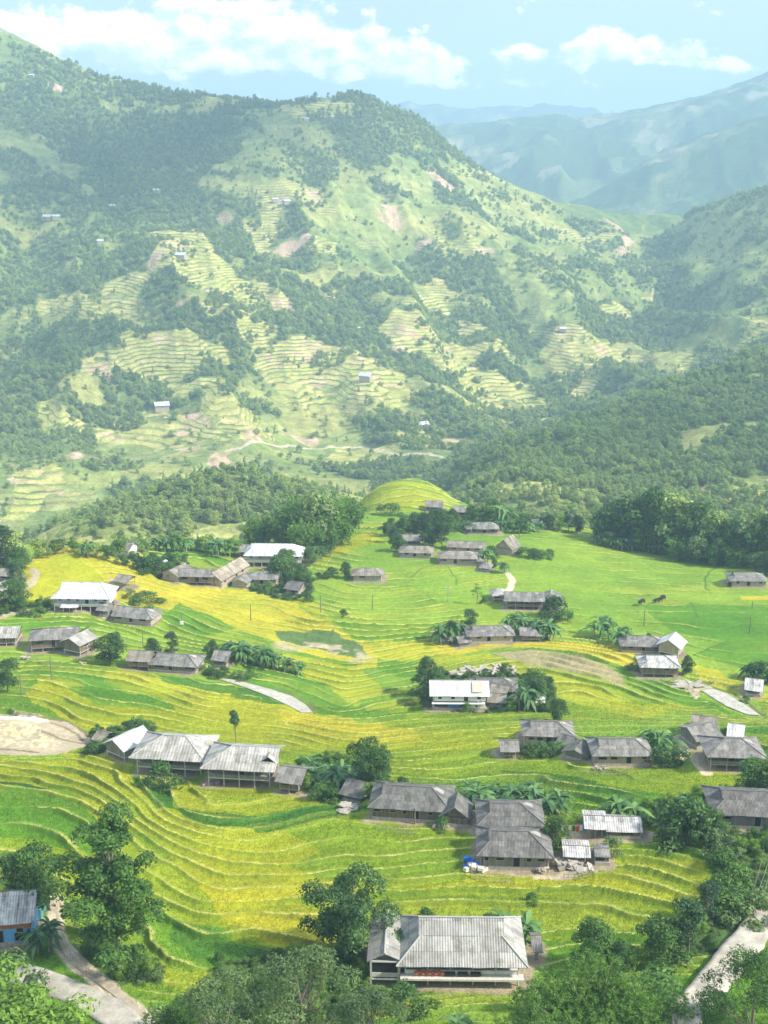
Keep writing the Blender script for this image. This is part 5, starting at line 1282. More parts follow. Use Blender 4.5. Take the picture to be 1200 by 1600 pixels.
def tree_proto(name, seed, h, rad, nclump, crad, per, leaf, m, trunk_r=.18, low=.35, style='round', asp=.55, bark=None, lean=(0, 0)):
    r = np.random.default_rng(seed); root = empty(name, (0, 0, 0))
    cl = []; paths = []
    top = np.array([lean[0], lean[1], h * .8])
    for i in range(nclump):
        a = r.uniform(0, 6.283)
        if style == 'round': t = r.uniform(0, 1); hz = low + (1 - low) * t; rr = rad * math.sqrt(max(.05, 1 - ((hz - (low + 1) / 2) / ((1 - low) / 1.8)) ** 2)) * r.uniform(.35, .95)
        elif style == 'open': hz = low + (1 - low) * r.uniform(0, 1) ** .8; rr = rad * r.uniform(.25, 1.0) * (1.15 - .65 * hz)
        elif style == 'column': hz = low + (1 - low) * (i + .5) / nclump; rr = rad * r.uniform(.1, .7) * (1 - .6 * (hz - low) / (1 - low))
        elif style == 'layer': hz = low + (1 - low) * (int(r.integers(0, 4)) + .3) / 3.6; rr = rad * r.uniform(.2, 1.0) * (1.2 - .7 * hz)
        elif style == 'dome': hz = max(.15, r.uniform(0.1, 1)); rr = rad * math.sqrt(max(0, 1 - hz ** 2)) * r.uniform(.5, 1)
        f = hz; c = np.array([math.cos(a) * rr + lean[0] * f, math.sin(a) * rr + lean[1] * f, h * hz - crad * .3])
        cr = crad * r.uniform(.65, 1.25) * (1 if style != 'column' else (1.1 - .6 * f)); cl.append((c, cr))
        if i < 16 and style != 'dome':
            z0 = h * max(.12, hz * r.uniform(.35, .65)); b = np.array([lean[0] * z0 / h, lean[1] * z0 / h, z0])
            mid = (b + c) / 2 + np.array([0, 0, -.05 * h]) + r.normal(size=3) * .03 * h
            paths.append(([b, mid, c], trunk_r * .42, trunk_r * .1))
    V, Q, T = clumps_crown(r, cl, per, leaf, asp)
    crown = new_mesh('crown', V, Q, m, root, attrs={'tint': T})
    p = [np.array([lean[0] * t + math.sin(t * 4 + seed) * .02 * h, lean[1] * t + math.cos(t * 5 + seed) * .02 * h, h * t * .85 - .6 * (t == 0)]) for t in (0, .25, .5, .75, 1)]
    limb_mesh([(p, trunk_r, trunk_r * .2)] + paths).build('trunk', bark or BARK, root, True)
    return root

def banana_proto(seed, nst=5, spread=1.6, hgt=2.6, leafn=11, m=None):
    r = np.random.default_rng(seed); root = empty('banana_clump', (0, 0, 0)); V = []; Q = []; T = []; st = MB()
    for s in range(nst):
        a = r.uniform(0, 6.28); q = spread * r.uniform(.0, 1) ** .6; bx, by = q * math.cos(a), q * math.sin(a); hh = hgt * r.uniform(.55, 1.1)
        st.tube((bx, by, -.3), (bx * 1.1, by * 1.1, hh), .14, .08, 6)
        for k in range(leafn):
            az = k * 2.4 + r.uniform(-.4, .4); up = r.uniform(.15, 1.25); ln = r.uniform(1.5, 2.6) * (hgt / 2.6) ** .5; wd = r.uniform(.17, .27)
            d = np.array([math.cos(az), math.sin(az), 0]); sd = np.array([-d[1], d[0], 0]); i0 = len(V); t_ = r.uniform(0, 1); n = 6
            tw = r.uniform(-.5, .5)
            for j in range(n + 1):
                f = j / n; ang = up * (1 - f) * 1.1 - f * f * 1.3
                c = np.array([bx * 1.1, by * 1.1, hh]) + d * ln * (f * math.cos(up * .7) + .1 * f) + np.array([0, 0, ln * (math.sin(up) * f * 1.05 - .85 * f ** 2.2)])
                w_ = wd * math.sin(math.pi * min(1, (f * .9 + .12))) ** .6 * (1 + .15 * math.sin(j * 2.7 + k)); 
                V += [c - sd * w_ + np.array([0, 0, w_ * (.25 + tw)]), c, c + sd * w_ + np.array([0, 0, w_ * (.25 - tw)])]; T += [t_] * 3
            for j in range(n):
                o = i0 + j * 3; Q += [(o, o + 1, o + 4, o + 3), (o + 1, o + 2, o + 5, o + 4)]
    new_mesh('leaves', np.array(V), np.array(Q), m or L_BAN, root, attrs={'tint': np.array(T)})
    st.build('stem', PALE, root, True)
    return root

def bamboo_proto(name, seed, h, culms, spread, leaves, m, leaf=.28, arch=.35, tuft=9, wid=.16):
    r = np.random.default_rng(seed); root = empty(name, (0, 0, 0)); mb = MB(); Cs = []; Ts = []; Ds = []
    for i in range(culms):
        a = r.uniform(0, 6.28); q = spread * r.uniform(0, 1) ** .5; b = np.array([q * math.cos(a) * .4, q * math.sin(a) * .4, -.3]); az = a + r.uniform(-.5, .5)
        hh = h * r.uniform(.45, 1.05); out = hh * arch * r.uniform(.3, 1.3); P = []
        for j in range(8):
            f = j / 7; P.append(b + np.array([math.cos(az) * (out * f ** 2.4 + spread * .6 * f), math.sin(az) * (out * f ** 2.4 + spread * .6 * f), hh * (f - .25 * f ** 4)]))
        for j in range(7): mb.tube(P[j], P[j + 1], .04 * (1 - j / 8), .04 * (1 - (j + 1) / 8), 4, cap=False)
        tc = r.uniform(0, .35)
        for k in range(max(4, leaves // tuft)):
            f = r.uniform(.2, 1) ** .75; j = min(6, int(f * 7)); g = f * 7 - j; c = P[j] * (1 - g) + P[j + 1] * g
            off = r.normal(size=3) * (.35 + .07 * h * (1.15 - f)); tt = min(1, tc + r.uniform(0, .45)); dr = off * .8 + np.array([0, 0, .25]); dr /= np.linalg.norm(dr) + 1e-6
            for q_ in range(tuft):
                dd = dr + r.normal(size=3) * .55 + np.array([0, 0, -.45]); dd /= np.linalg.norm(dd)
                Cs.append(c + off + dd * leaf * .9 + r.normal(size=3) * leaf * .5); Ds.append(dd); Ts.append(min(1, tt + r.uniform(0, .25)))
    Cs = np.array(Cs); D = np.array(Ds); n = len(Cs)
    sd = np.cross(D, r.normal(size=(n, 3)) + np.array([0, 0, 0.6])); sd /= np.linalg.norm(sd, axis=1, keepdims=True)
    s = (leaf * r.uniform(.6, 1.3, n))[:, None]
    V = np.stack([Cs - D * s, Cs - sd * s * wid, Cs + D * s, Cs + sd * s * wid], 1).reshape(-1, 3)
    new_mesh('leaves', V, np.arange(4 * n).reshape(n, 4), m, root, attrs={'tint': np.repeat(np.array(Ts), 4)})
    mb.build('stem', PALE, root)
    return root

PROTO = {}
def protos():
    T = tree_proto
    # (height in metres is the reference for scaling)
    PROTO['wood1'] = (T('broadleaf_tree', 1, 8.5, 3.2, 16, 1.5, 55, .30, L_FAR, .16, .25), 8.5)
    PROTO['wood2'] = (T('broadleaf_tree', 2, 9.5, 2.6, 15, 1.35, 60, .30, L_FAR, .16, .2, 'open'), 9.5)
    PROTO['wood3'] = (T('broadleaf_tree', 3, 7.0, 3.4, 14, 1.6, 50, .30, L_FAR2, .16, .25), 7.0)
    PROTO['wood4'] = (T('slender_tree', 4, 11.0, 2.0, 14, 1.3, 60, .28, L_FAR, .14, .2, 'column'), 11.0)
    PROTO['round1'] = (T('broadleaf_tree', 11, 7.0, 2.9, 26, 1.15, 170, .17, L_DARK, .16, .22), 7.0)
    PROTO['round2'] = (T('broadleaf_tree', 12, 7.0, 3.2, 24, 1.2, 160, .17, L_MID, .16, .25), 7.0)
    PROTO['open1'] = (T('broadleaf_tree', 13, 8.0, 3.0, 24, 1.0, 170, .17, L_BLUE, .15, .3, 'open'), 8.0)
    PROTO['light1'] = (T('broadleaf_tree', 14, 6.0, 2.6, 18, 1.1, 150, .17, L_LIGHT, .12, .25), 6.0)
    PROTO['bush1'] = (T('bush', 15, 2.6, 2.2, 16, .8, 230, .13, L_DARK, .06, .1, 'dome'), 2.8)
    PROTO['bush2'] = (T('bush', 16, 2.4, 2.3, 16, .75, 230, .13, L_MID, .06, .1, 'dome'), 2.6)
    PROTO['bush3'] = (T('bush', 17, 2.2, 2.3, 16, .7, 230, .12, L_GREY, .06, .1, 'dome'), 2.4)
    PROTO['ban1'] = (banana_proto(21, 6, 1.8, 2.7), 4.2)
    PROTO['ban2'] = (banana_proto(22, 4, 1.2, 2.4), 3.8)
    PROTO['ban3'] = (banana_proto(23, 2, .5, 2.2, 11), 3.6)
    PROTO['bam1'] = (bamboo_proto('bamboo_clump', 31, 12, 34, 2.2, 260, L_BAMB, .34, .3, 9, .3), 11.5)
    PROTO['bam2'] = (bamboo_proto('bamboo_clump', 32, 11, 32, 2.4, 260, L_MID, .36, .25, 9, .3), 10.5)
    PROTO['bare'] = (T('sapling', 41, 6.0, 1.4, 9, .5, 120, .14, L_DARK, .09, .45, 'open'), 6.0)

USED = set()
def plant(key, px, py, hpx, label, cat=None, group=None, wide=1.0, d=None, dz=0.0):
    proto, hm = PROTO[key]
    if d is None: x, y, dd = gxy(px, py); z = float(village_plain(np.array([x]), np.array([y]))[0])
    else: x, y, z = world_at(px, py, d); dd = d
    s = hpx * dd / F / CP / hm
    if key not in USED: o = proto; USED.add(key)
    else: o = copy_tree(proto)
    o.location = (x, y, z + dz); o.scale = (s * wide, s * wide, s); o.rotation_euler = (0, 0, R.uniform(0, 6.28))
    cats = {'wood': 'tree', 'roun': 'tree', 'open': 'tree', 'ligh': 'tree', 'bush': 'bush', 'ban1': 'banana plant', 'ban2': 'banana plant', 'ban3': 'banana plant', 'bam1': 'bamboo', 'bam2': 'bamboo', 'bare': 'tree'}
    tag(o, label, cat or cats[key[:4]], group or {'b': 'bushes and clumps round the village'}.get(key[0], 'trees round the village'))
    return o

ORD = ['first', 'second', 'third', 'fourth', 'fifth', 'sixth', 'seventh', 'eighth', 'ninth', 'tenth', 'eleventh', 'twelfth', 'thirteenth', 'fourteenth', 'fifteenth', 'sixteenth', 'seventeenth', 'eighteenth', 'nineteenth', 'twentieth']
def row(keys, pts, what, where, group, wide=1.0, d=None):
    """pts: (px, py, hpx) from left to right"""
    pts = sorted(pts)
    for i, (px, py, hp) in enumerate(pts):
        k = keys[i % len(keys)]
        w_ = what[k] if isinstance(what, dict) else what
        plant(k, px, py, hp, f'{w_}, {ORD[i]} from left {where}', group=group, wide=wide, d=d)

def build_plants():
    P = plant
    # hero trees built for their own places
    t = tree_proto('tall_tree', 51, 15.0, 4.9, 46, 1.15, 330, .15, L_DARK, .30, .14, 'open', lean=(.6, 0)); PROTO['hero1'] = (t, 15.3)
    P('hero1', 188, 1502, 240, 'tallest tree on the left, loose dark crown above the footpath', 'tree', wide=1.25)
    t = tree_proto('broad_tree', 52, 10.5, 5.1, 36, 1.25, 330, .14, L_BLUE, .28, .3, 'layer', lean=(-.3, 0)); PROTO['hero2'] = (t, 10.6)
    P('hero2', 545, 1500, 168, 'wide dark bluish tree standing left of the nearest long farmhouse', 'tree')
    t = tree_proto('round_tree', 53, 9.0, 3.7, 34, 1.25, 300, .15, L_DARK, .26, .25); PROTO['hero3'] = (t, 9.2)
    P('hero3', 580, 1243, 90, 'round dark-green tree with a full crown above the small dark shed', 'tree')
    t = tree_proto('thin_tree', 54, 5.5, 1.1, 9, .62, 420, .13, L_BLUE, .07, .55, 'open'); PROTO['hero4'] = (t, 5.6)
    P('hero4', 368, 1165, 54, 'thin solitary tree on the slope above the pale-roofed pair', 'tree')
    # foreground
    P('round1', 60, 1440, 120, 'blue-green leafy tree above the blue-walled house', wide=1.0)
    P('open1', 25, 1420, 85, 'dark leafy tree at the left edge behind the blue-walled house')
    P('ban1', 62, 1488, 50, 'banana plant beside the teal sheet at the blue-walled house')
    t = bamboo_proto('bamboo_clump', 61, 8.5, 60, 2.6, 1500, L_BAMB, .15, .36, 14, .2); PROTO['bamN'] = (t, 8.0)
    P('bamN', 930, 1680, 175, 'big feathery light-green bamboo at the bottom of the view', 'bamboo', wide=1.0)
    P('bamN', 868, 1690, 140, 'lower bamboo plume left of the big feathery one', 'bamboo'); P('bamN', 1010, 1700, 130, 'lower bamboo plume right of the big feathery one', 'bamboo')
    t = tree_proto('broadleaf_tree', 63, 8.0, 4.2, 34, 1.1, 420, .105, L_GREY, .2, .15, 'round', asp=.4); PROTO['greyN'] = (t, 8.3)
    P('greyN', 470, 1660, 180, 'grey-green leafy tree at the bottom, left of the stilt barn', 'tree', wide=1.15)
    P('greyN', 340, 1690, 160, 'grey-green leafy tree at the bottom below the green terraces', 'tree', wide=1.1)
    P('greyN', 570, 1690, 150, 'grey-green leafy tree at the bottom under the nearest farmhouse', 'tree', wide=1.0)
    t = tree_proto('broadleaf_tree', 64, 9.5, 4.2, 38, 1.15, 420, .12, L_DARK, .2, .12, 'round', asp=.3); PROTO['darkN'] = (t, 9.8)
    P('darkN', 1168, 1690, 205, 'dark green tree filling the bottom right corner by the road', 'tree', wide=.95)
    P('darkN', 1262, 1640, 190, 'dark green tree cut by the right edge below the bare saplings', 'tree')
    P('round1', 925, 1518, 76, 'dark round tree right of the nearest long farmhouse', wide=1.15)
    P('round1', 968, 1522, 48, 'smaller dark tree touching the dark round tree', wide=1.3)
    P('open1', 1072, 1505, 98, 'tall leafy tree left of the concrete road', wide=1.05)
    P('round2', 1035, 1510, 75, 'bushy tree beside the banana plant left of the road', wide=1.2)
    P('open1', 1105, 1440, 60, 'small tree at the right corner of the lowest yellow field', wide=1.2)
    P('ban3', 1062, 1510, 34, 'small banana plant standing open before the bushy tree')
    P('ban1', 795, 1468, 48, 'banana clump behind the right end of the nearest farmhouse', wide=1.4)
    P('round2', 765, 1462, 34, 'dark bush tree left of the banana clump behind the nearest farmhouse')
    P('bush1', 668, 1445, 24, 'small shrub behind the ridge of the nearest farmhouse')
    P('bush2', 705, 1446, 12, 'tiny shrub right of the small shrub behind the nearest farmhouse')
    P('bush1', 830, 1412, 16, 'dark tuft on the terrace edge above the nearest farmhouse roof end')
    for px, py, h, l in [(40, 1680, 130, 'light green bush in the lower left corner'), (110, 1700, 130, 'light green bush below the concrete yard'), (-10, 1660, 150, 'leafy bush at the very left bottom edge')]:
        P('light1', px, py, h, l, 'bush', wide=1.3)
    P('bush3', 10, 1560, 60, 'grey-green shrub at the left edge under the blue-walled house', wide=1.2)
    P('bush1', 205, 1528, 24, 'low dark bush right of the footpath under the tallest left tree', wide=1.5)
    P('bush3', 245, 1640, 50, 'bush at the bottom right of the concrete yard', wide=1.4); P('round1', 285, 1640, 80, 'dark tree at the bottom below the footpath end')
    P('bush2', 640, 1580, 40, 'weedy bush in front of the stilt barn', wide=1.2); P('ban2', 710, 1625, 44, 'banana plant at the bottom below the terraces of the nearest farmhouse', wide=1.2)
    P('light1', 845, 1590, 60, 'yellow-green leafy shrub right of the lowest green terraces', 'bush')
    P('bush2', 1010, 1590, 66, 'grassy shrub left of the concrete road bottom', wide=1.3); P('bush1', 1128, 1590, 34, 'shrub at the road edge in front of the dark tree', wide=1.2)
    P('bush2', 1145, 1425, 40, 'weedy shrub under the bare saplings', wide=1.6); P('bush3', 1175, 1440, 46, 'grey shrub at the foot of the bare saplings', wide=1.3)
    # gully at the right
    row(['bush1', 'bush2', 'round1', 'bush3'], [(1048, 1320, 34), (1075, 1315, 60), (1105, 1318, 52), (1125, 1335, 38), (1130, 1365, 36), (1150, 1395, 40)], 'shrub in the weedy gully', 'below the dark right-edge house', 'gully shrubs')
    P('round1', 1075, 1300, 52, 'dense dark tree left of the dark right-edge house', wide=1.4); P('round2', 1108, 1310, 44, 'leafy tree touching the left corner of the dark right-edge house', wide=1.3)
    P('ban2', 1048, 1315, 40, 'banana plant at the left of the dense dark tree in the gully'); P('ban2', 1075, 1270, 34, 'banana plant above the dense dark tree in the gully'); P('ban1', 1110, 1262, 38, 'banana clump above the dark right-edge house')
    P('round1', 1185, 1245, 56, 'big dark bushy tree over the dark right-edge house', wide=1.5); P('round1', 1215, 1250, 60, 'dark tree cut by the right edge above the dark house', wide=1.4)
    P('ban1', 985, 1290, 42, 'banana clump behind the low white-striped shed', wide=1.3); P('bush1', 1005, 1296, 24, 'dark bush right of the banana clump behind the white-striped shed')
    P('bush2', 935, 1292, 20, 'leafy bush above the laundry line'); P('bush3', 905, 1290, 18, 'pale bush left of the laundry shelter'); P('bush3', 955, 1335, 26, 'brown-green bush between the box-like shed and the white-striped shed')
    P('round2', 868, 1330, 54, 'tree between the close pair of dark houses and the woodshed', wide=.9)
    # palms and bananas round the dark row
    row(['ban1', 'ban2', 'ban1'], [(728, 1262, 40), (748, 1268, 46), (770, 1262, 34), (802, 1264, 44), (835, 1266, 44), (855, 1275, 40)], 'banana clump', 'in the row behind the close pair of dark houses', 'bananas behind the dark houses', 1.25)
    row(['ban1', 'ban2'], [(478, 1222, 36), (495, 1232, 40), (515, 1225, 38), (530, 1240, 44), (548, 1232, 40)], 'banana clump', 'between the slatted barn and the round tree', 'bananas left of the round tree', 1.25)
    row(['bush1', 'bush2'], [(468, 1205, 18), (500, 1250, 24), (520, 1253, 22), (612, 1240, 22), (630, 1232, 18)], 'leafy bush', 'around the foot of the round tree', 'bushes by the round tree')
    P('ban2', 722, 1276, 26, 'small banana between the longest dark house and its neighbour'); P('bush2', 690, 1294, 20, 'bush before the wall of the longest dark house'); P('bush1', 250, 1232, 40, 'dark creeper bush at the upper end of the deep green strip')
    # bean patch etc
    row(['bush2'], [(828, 1183, 20), (843, 1184, 22), (858, 1182, 22), (872, 1181, 22), (885, 1176, 18)], 'leafy bean bush', 'in the patch under the balcony house', 'bean bushes', 1.2)
    P('ban1', 1018, 1180, 52, 'banana clump right behind the long grey house', wide=.9); P('ban3', 1036, 1182, 56, 'tall banana by the sandy footpath'); P('bush1', 1030, 1195, 26, 'dense bush at the foot of the tall banana by the footpath', wide=1.5); P('bush2', 1052, 1190, 22, 'bush between the tall banana and the footpath', wide=1.3)
    P('round1', 872, 1130, 38, 'round dark tree above the balcony house'); P('bush1', 1135, 1162, 22, 'bush between the uppermost barn and the white canopy')
    P('round1', 664, 1085, 54, 'dark green tree left of the two-storey white house', wide=.95); P('bush2', 664, 1100, 24, 'bushy undergrowth at the foot of the dark tree by the white house', wide=1.5)
    P('ban1', 820, 1106, 42, 'banana clump right of the old dark house', wide=1.1); P('round2', 838, 1100, 40, 'round leafy bush right of the banana clump', 'bush', wide=1.1); P('round1', 790, 1062, 24, 'small dark tree behind the old dark house'); P('bush1', 758, 1055, 10, 'tiny bush above the old dark house roof')
    row(['ban1', 'round1', 'ban2', 'round2'], [(690, 1003, 36), (706, 1002, 30), (716, 998, 28), (733, 985, 30)], 'leafy plant', 'at the left of the pale-walled grey house', 'plants beside the pale-walled house')
    row(['ban2', 'ban1'], [(794, 988, 26), (812, 990, 32), (828, 992, 28), (842, 994, 32), (856, 1000, 28)], 'banana clump', 'behind the small barn on posts', 'bananas behind the post barn', 1.2)
    P('bare', 745, 945, 32, 'lone spreading tree in the light green field', wide=1.3); P('bush1', 757, 944, 9, 'small bush at the foot of the lone spreading tree')
    row(['round1', 'bush1', 'bush2'], [(868, 965, 32), (878, 972, 20), (852, 962, 14), (890, 968, 10)], 'dark shrub', 'beside the stilt house below the pale path', 'shrubs by the stilt house')
    P('ban1', 936, 996, 34, 'banana clump alone left of the upper long grey house', wide=1.2); P('ban1', 963, 1008, 32, 'banana clump touching the left end of the upper long grey house', wide=1.1)
    P('ban2', 1050, 1012, 20, 'banana beside the bright-roofed hut'); P('round1', 1071, 1056, 30, 'bush tree right of the house with replaced roof sheets', wide=.9); P('ban2', 1010, 1036, 16, 'small banana between the two long grey houses'); P('bush3', 996, 1048, 20, 'grey scrub at the left end of the house with replaced roof sheets')
    row(['ban1', 'bush1', 'ban2'], [(1172, 1060, 26), (1185, 1064, 28), (1200, 1068, 30)], 'leafy plant', 'at the right edge above the patched hut', 'plants above the patched hut', 1.2)
    P('bush2', 1165, 1098, 10, 'low weeds on the bank above the pond'); P('bush1', 1014, 998, 8, 'small bush on the ridge line of the upper long grey house')
    # left middle
    row(['ban1', 'ban2'], [(362, 1030, 34), (378, 1036, 38), (396, 1038, 36), (412, 1040, 36), (430, 1044, 28), (446, 1050, 24), (464, 1054, 20)], 'banana clump', 'in the long row above the small paddy', 'banana row above the paddy', 1.15)
    row(['bush3', 'bush2', 'bush1'], [(322, 1054, 16), (335, 1060, 18), (352, 1058, 16), (374, 1062, 16), (392, 1060, 14)], 'garden bush', 'in the scrap garden by the paddy end', 'garden bushes')
    P('round1', 172, 1038, 46, 'spreading bluish tree between the weathered farmhouse and the tan-roofed shed', wide=1.3); P('round1', 240, 1034, 36, 'dark round tree above the tan-roofed shed'); P('open1', 268, 1032, 42, 'tall dark tree behind the long brown-walled house'); P('round1', 330, 1030, 28, 'dark tree behind the right end of the long brown-walled house')
    P('ban2', 134, 1010, 34, 'banana plant behind the bright gabled hut'); P('round2', 12, 1082, 50, 'rounded bush at the left edge above the bare field', 'bush'); P('bush1', 36, 955, 14, 'low bush left below the golden hill')
    P('bush2', 228, 944, 18, 'bush behind the roof ridge of the slanting grey house', wide=1.6); P('bush3', 205, 934, 14, 'shrub under the small open hut')
    row(['round1', 'bush1', 'open1', 'bush2'], [(150, 1160, 20), (178, 1158, 22), (200, 1156, 28), (215, 1152, 26), (232, 1152, 24)], 'bluish shrub', 'behind the small white-roofed hut', 'shrubs behind the white-roofed hut', 1.3)
    P('bush1', 150, 1182, 20, 'low bush left of the small white-roofed hut', wide=1.4); P('bush2', 360, 1180, 16, 'bush at the foot of the thin solitary tree')
    P('bush1', 497, 905, 10, 'small tree stump bush in the rice under the bamboo house'); P('bush1', 536, 963, 10, 'tiny round bush at the bend of the middle terraces'); P('bush1', 853, 1000, 4, 'tiny weed tuft right of the post barn')
    P('round1', 541, 904, 24, 'dark bush tree left of the lone brownish house'); P('bush1', 520, 902, 14, 'low bush left of the dark bush tree by the lone house', wide=1.4)
    row(['round1', 'bush1', 'round2', 'open1'], [(440, 908, 36), (450, 900, 40), (455, 922, 26), (470, 915, 30), (480, 922, 26), (428, 900, 26), (484, 888, 30), (478, 940, 14)], 'shrub', 'on the bank under the white house by the bamboo', 'shrubs under the white house', 1.1)
    # rim, left
    row(['round1', 'open1', 'round2', 'wood1'], [(-10, 880, 40), (8, 885, 60), (22, 880, 46), (30, 925, 46), (18, 948, 40), (34, 945, 34), (28, 900, 44), (40, 890, 30)], 'dark leafy tree', 'in the left-edge thicket by the golden hill', 'thicket at the left edge', 1.1)
    row(['wood1', 'round2', 'wood2', 'light1', 'ban1'], [(86, 866, 22), (100, 866, 26), (118, 862, 17), (136, 868, 23), (152, 872, 22), (168, 876, 21), (182, 882, 18), (186, 868, 31), (206, 874, 16), (222, 872, 18), (60, 874, 13)], 'leafy tree', 'in the hedge just behind the golden hill', 'hedge behind the golden hill', 1.15)
    row(['round1', 'open1', 'round1', 'bush1'], [(208, 888, 20), (222, 892, 22), (236, 896, 24), (250, 900, 27), (262, 900, 20), (275, 892, 25), (290, 888, 20), (196, 884, 17), (240, 884, 20), (262, 884, 20)], 'dark shrubby tree', 'between the golden hill and gabled pale house', 'shrub clump by the gabled house', 1.15)
    row(['ban1', 'light1', 'ban2'], [(212, 866, 18), (228, 862, 20), (246, 860, 22), (262, 860, 27), (276, 861, 28), (290, 862, 25), (306, 860, 22), (322, 862, 25), (338, 866, 28), (352, 868, 30), (366, 868, 28)], 'light green clump', 'along the rim behind the small green field', 'clumps along the rim', 1.2)
    # bamboo grove
    row(['bam2', 'bam1', 'wood1', 'bam2', 'bam1'], [(398, 852, 44), (415, 850, 50), (432, 852, 40), (448, 856, 60), (462, 852, 80), (478, 855, 88), (494, 858, 84), (508, 855, 88), (524, 850, 84), (540, 842, 72), (486, 866, 56), (506, 866, 50)], 'tall grove crown', 'behind the big white-roofed house by the bamboo', 'bamboo grove behind the white house')
    P('bam1', 470, 868, 66, 'light green bamboo plume before the dark grove', wide=.8); P('ban1', 497, 874, 26, 'banana clump right of the white house under the grove', wide=1.1); P('light1', 484, 884, 28, 'pale shrub under the grove beside the white house')
    # upper cluster
    row(['round1', 'round2', 'open1', 'round1'], [(606, 838, 21), (616, 848, 24), (620, 862, 26), (634, 834, 26), (650, 830, 27), (664, 836, 32), (676, 856, 32), (690, 858, 39), (684, 830, 34), (700, 835, 29), (706, 820, 22), (612, 826, 16), (660, 858, 22)], 'rounded tree', 'in the wood under the golden dome hill', 'wood under the dome hill', 1.1)
    P('bush2', 610, 804, 16, 'low palm-like bush on the flank of the golden dome hill', wide=1.6); P('round1', 738, 815, 24, 'tree right of the house at the dome hill foot', wide=1.2)
    row(['ban1', 'light1', 'round2', 'ban2'], [(738, 832, 18), (790, 832, 22), (802, 833, 20), (814, 834, 22), (826, 834, 20), (780, 820, 34), (768, 812, 30), (752, 812, 18), (836, 830, 18)], 'leafy clump', 'around the rim house left of the banana row', 'rim clumps near the grey house', 1.2)
    row(['open1', 'round1', 'light1'], [(858, 828, 22), (872, 830, 26), (888, 832, 26), (902, 834, 26), (846, 826, 16)], 'hazy rim tree', 'between the rim roof and the big bamboo mass', 'rim trees near the bamboo', 1.15)
    row(['bush2', 'bush1'], [(820, 870, 14), (832, 872, 14), (845, 872, 12), (858, 870, 10)], 'weedy bush', 'right of the weathered plank barn', 'weeds by the plank barn', 1.4)
    row(['round1', 'ban2', 'bush1'], [(760, 880, 26), (766, 872, 18), (788, 896, 20), (772, 888, 14), (706, 880, 12)], 'garden shrub', 'right of the largest upper house', 'garden shrubs of the upper cluster')
    row(['ban1', 'light1', 'ban2'], [(936, 850, 22), (950, 856, 24), (964, 858, 22), (982, 860, 24), (1000, 862, 30), (1016, 862, 24)], 'pale banana-like clump', 'at the left foot of the big bamboo mass', 'clumps before the bamboo', 1.25)
    row(['bam2', 'round1', 'bam2', 'wood1'], [(948, 848, 58), (962, 852, 68), (978, 850, 80), (994, 856, 75), (1008, 858, 90), (1022, 860, 92), (1038, 864, 85), (1052, 866, 90), (1066, 868, 78), (1080, 870, 82), (1096, 872, 75), (1110, 874, 73), (1126, 876, 70), (1142, 878, 65), (1158, 880, 70), (1174, 882, 78), (1190, 884, 80), (1208, 886, 80), (1226, 886, 80)], 'big dark bamboo crown', 'in the mass along the right rim', 'bamboo mass on the rim', 1.1)
    row(['bam2', 'wood1', 'round1'], [(1060, 876, 44), (1088, 880, 40), (1118, 884, 40), (1150, 886, 40)], 'lower dark bamboo tuft', 'before the mass on the right rim', 'front tufts of the rim bamboo', 1.1)
    row(['round1', 'round2', 'bush1'], [(1184, 896, 30), (1196, 898, 34), (1212, 900, 36), (1148, 912, 8), (1140, 918, 8)], 'bush', 'around the isolated grey house near the right edge', 'bushes by the isolated house', 1.2)
    row(['wood1', 'wood2', 'wood3', 'wood4', 'wood1'], [(60, 872, 30), (74, 872, 26), (250, 858, 24), (310, 858, 26), (330, 858, 22), (760, 806, 20)], 'small wood tree', 'peeping over the rim of the plateau', 'trees peeping over the rim')
# ------------------------------------------------------------------ smaller things
def at_ground(px, py):
    x, y, d = gxy(px, py); return x, y, float(village_plain(np.array([x]), np.array([y]))[0]), d

def pole(px, py, hpx, label, arms=False, meter=False):
    x, y, z, d = at_ground(px, py); h = hpx * d / F / CP
    root = empty('utility_pole', (x, y, z)); tag(root, label, 'pole', 'poles in the fields')
    m = MB(); m.tube((0, 0, -.5), (0, 0, h), .14, .09, 8); m.build('shaft', BARK if not arms else POST, root, True)
    if arms:
        m = MB(); m.box((0, 0, h - .3), (1.6, .1, .12)); m.box((0, 0, h - .9), (1.1, .1, .1)); m.build('crossarm', POSTP, root)
        m = MB()
        for q in (-.7, 0, .7): m.tube((q, 0, h - .25), (q, 0, h - .02), .06, .04, 6)
        m.build('insulators', WHITEC, root)
    if meter:
        m = MB(); m.box((.1, -.15, 1.0), (.7, .3, .8)); m.box((-.2, -.1, .95), (.3, .25, .7)); m.build('meter_box', WHITEC, root)

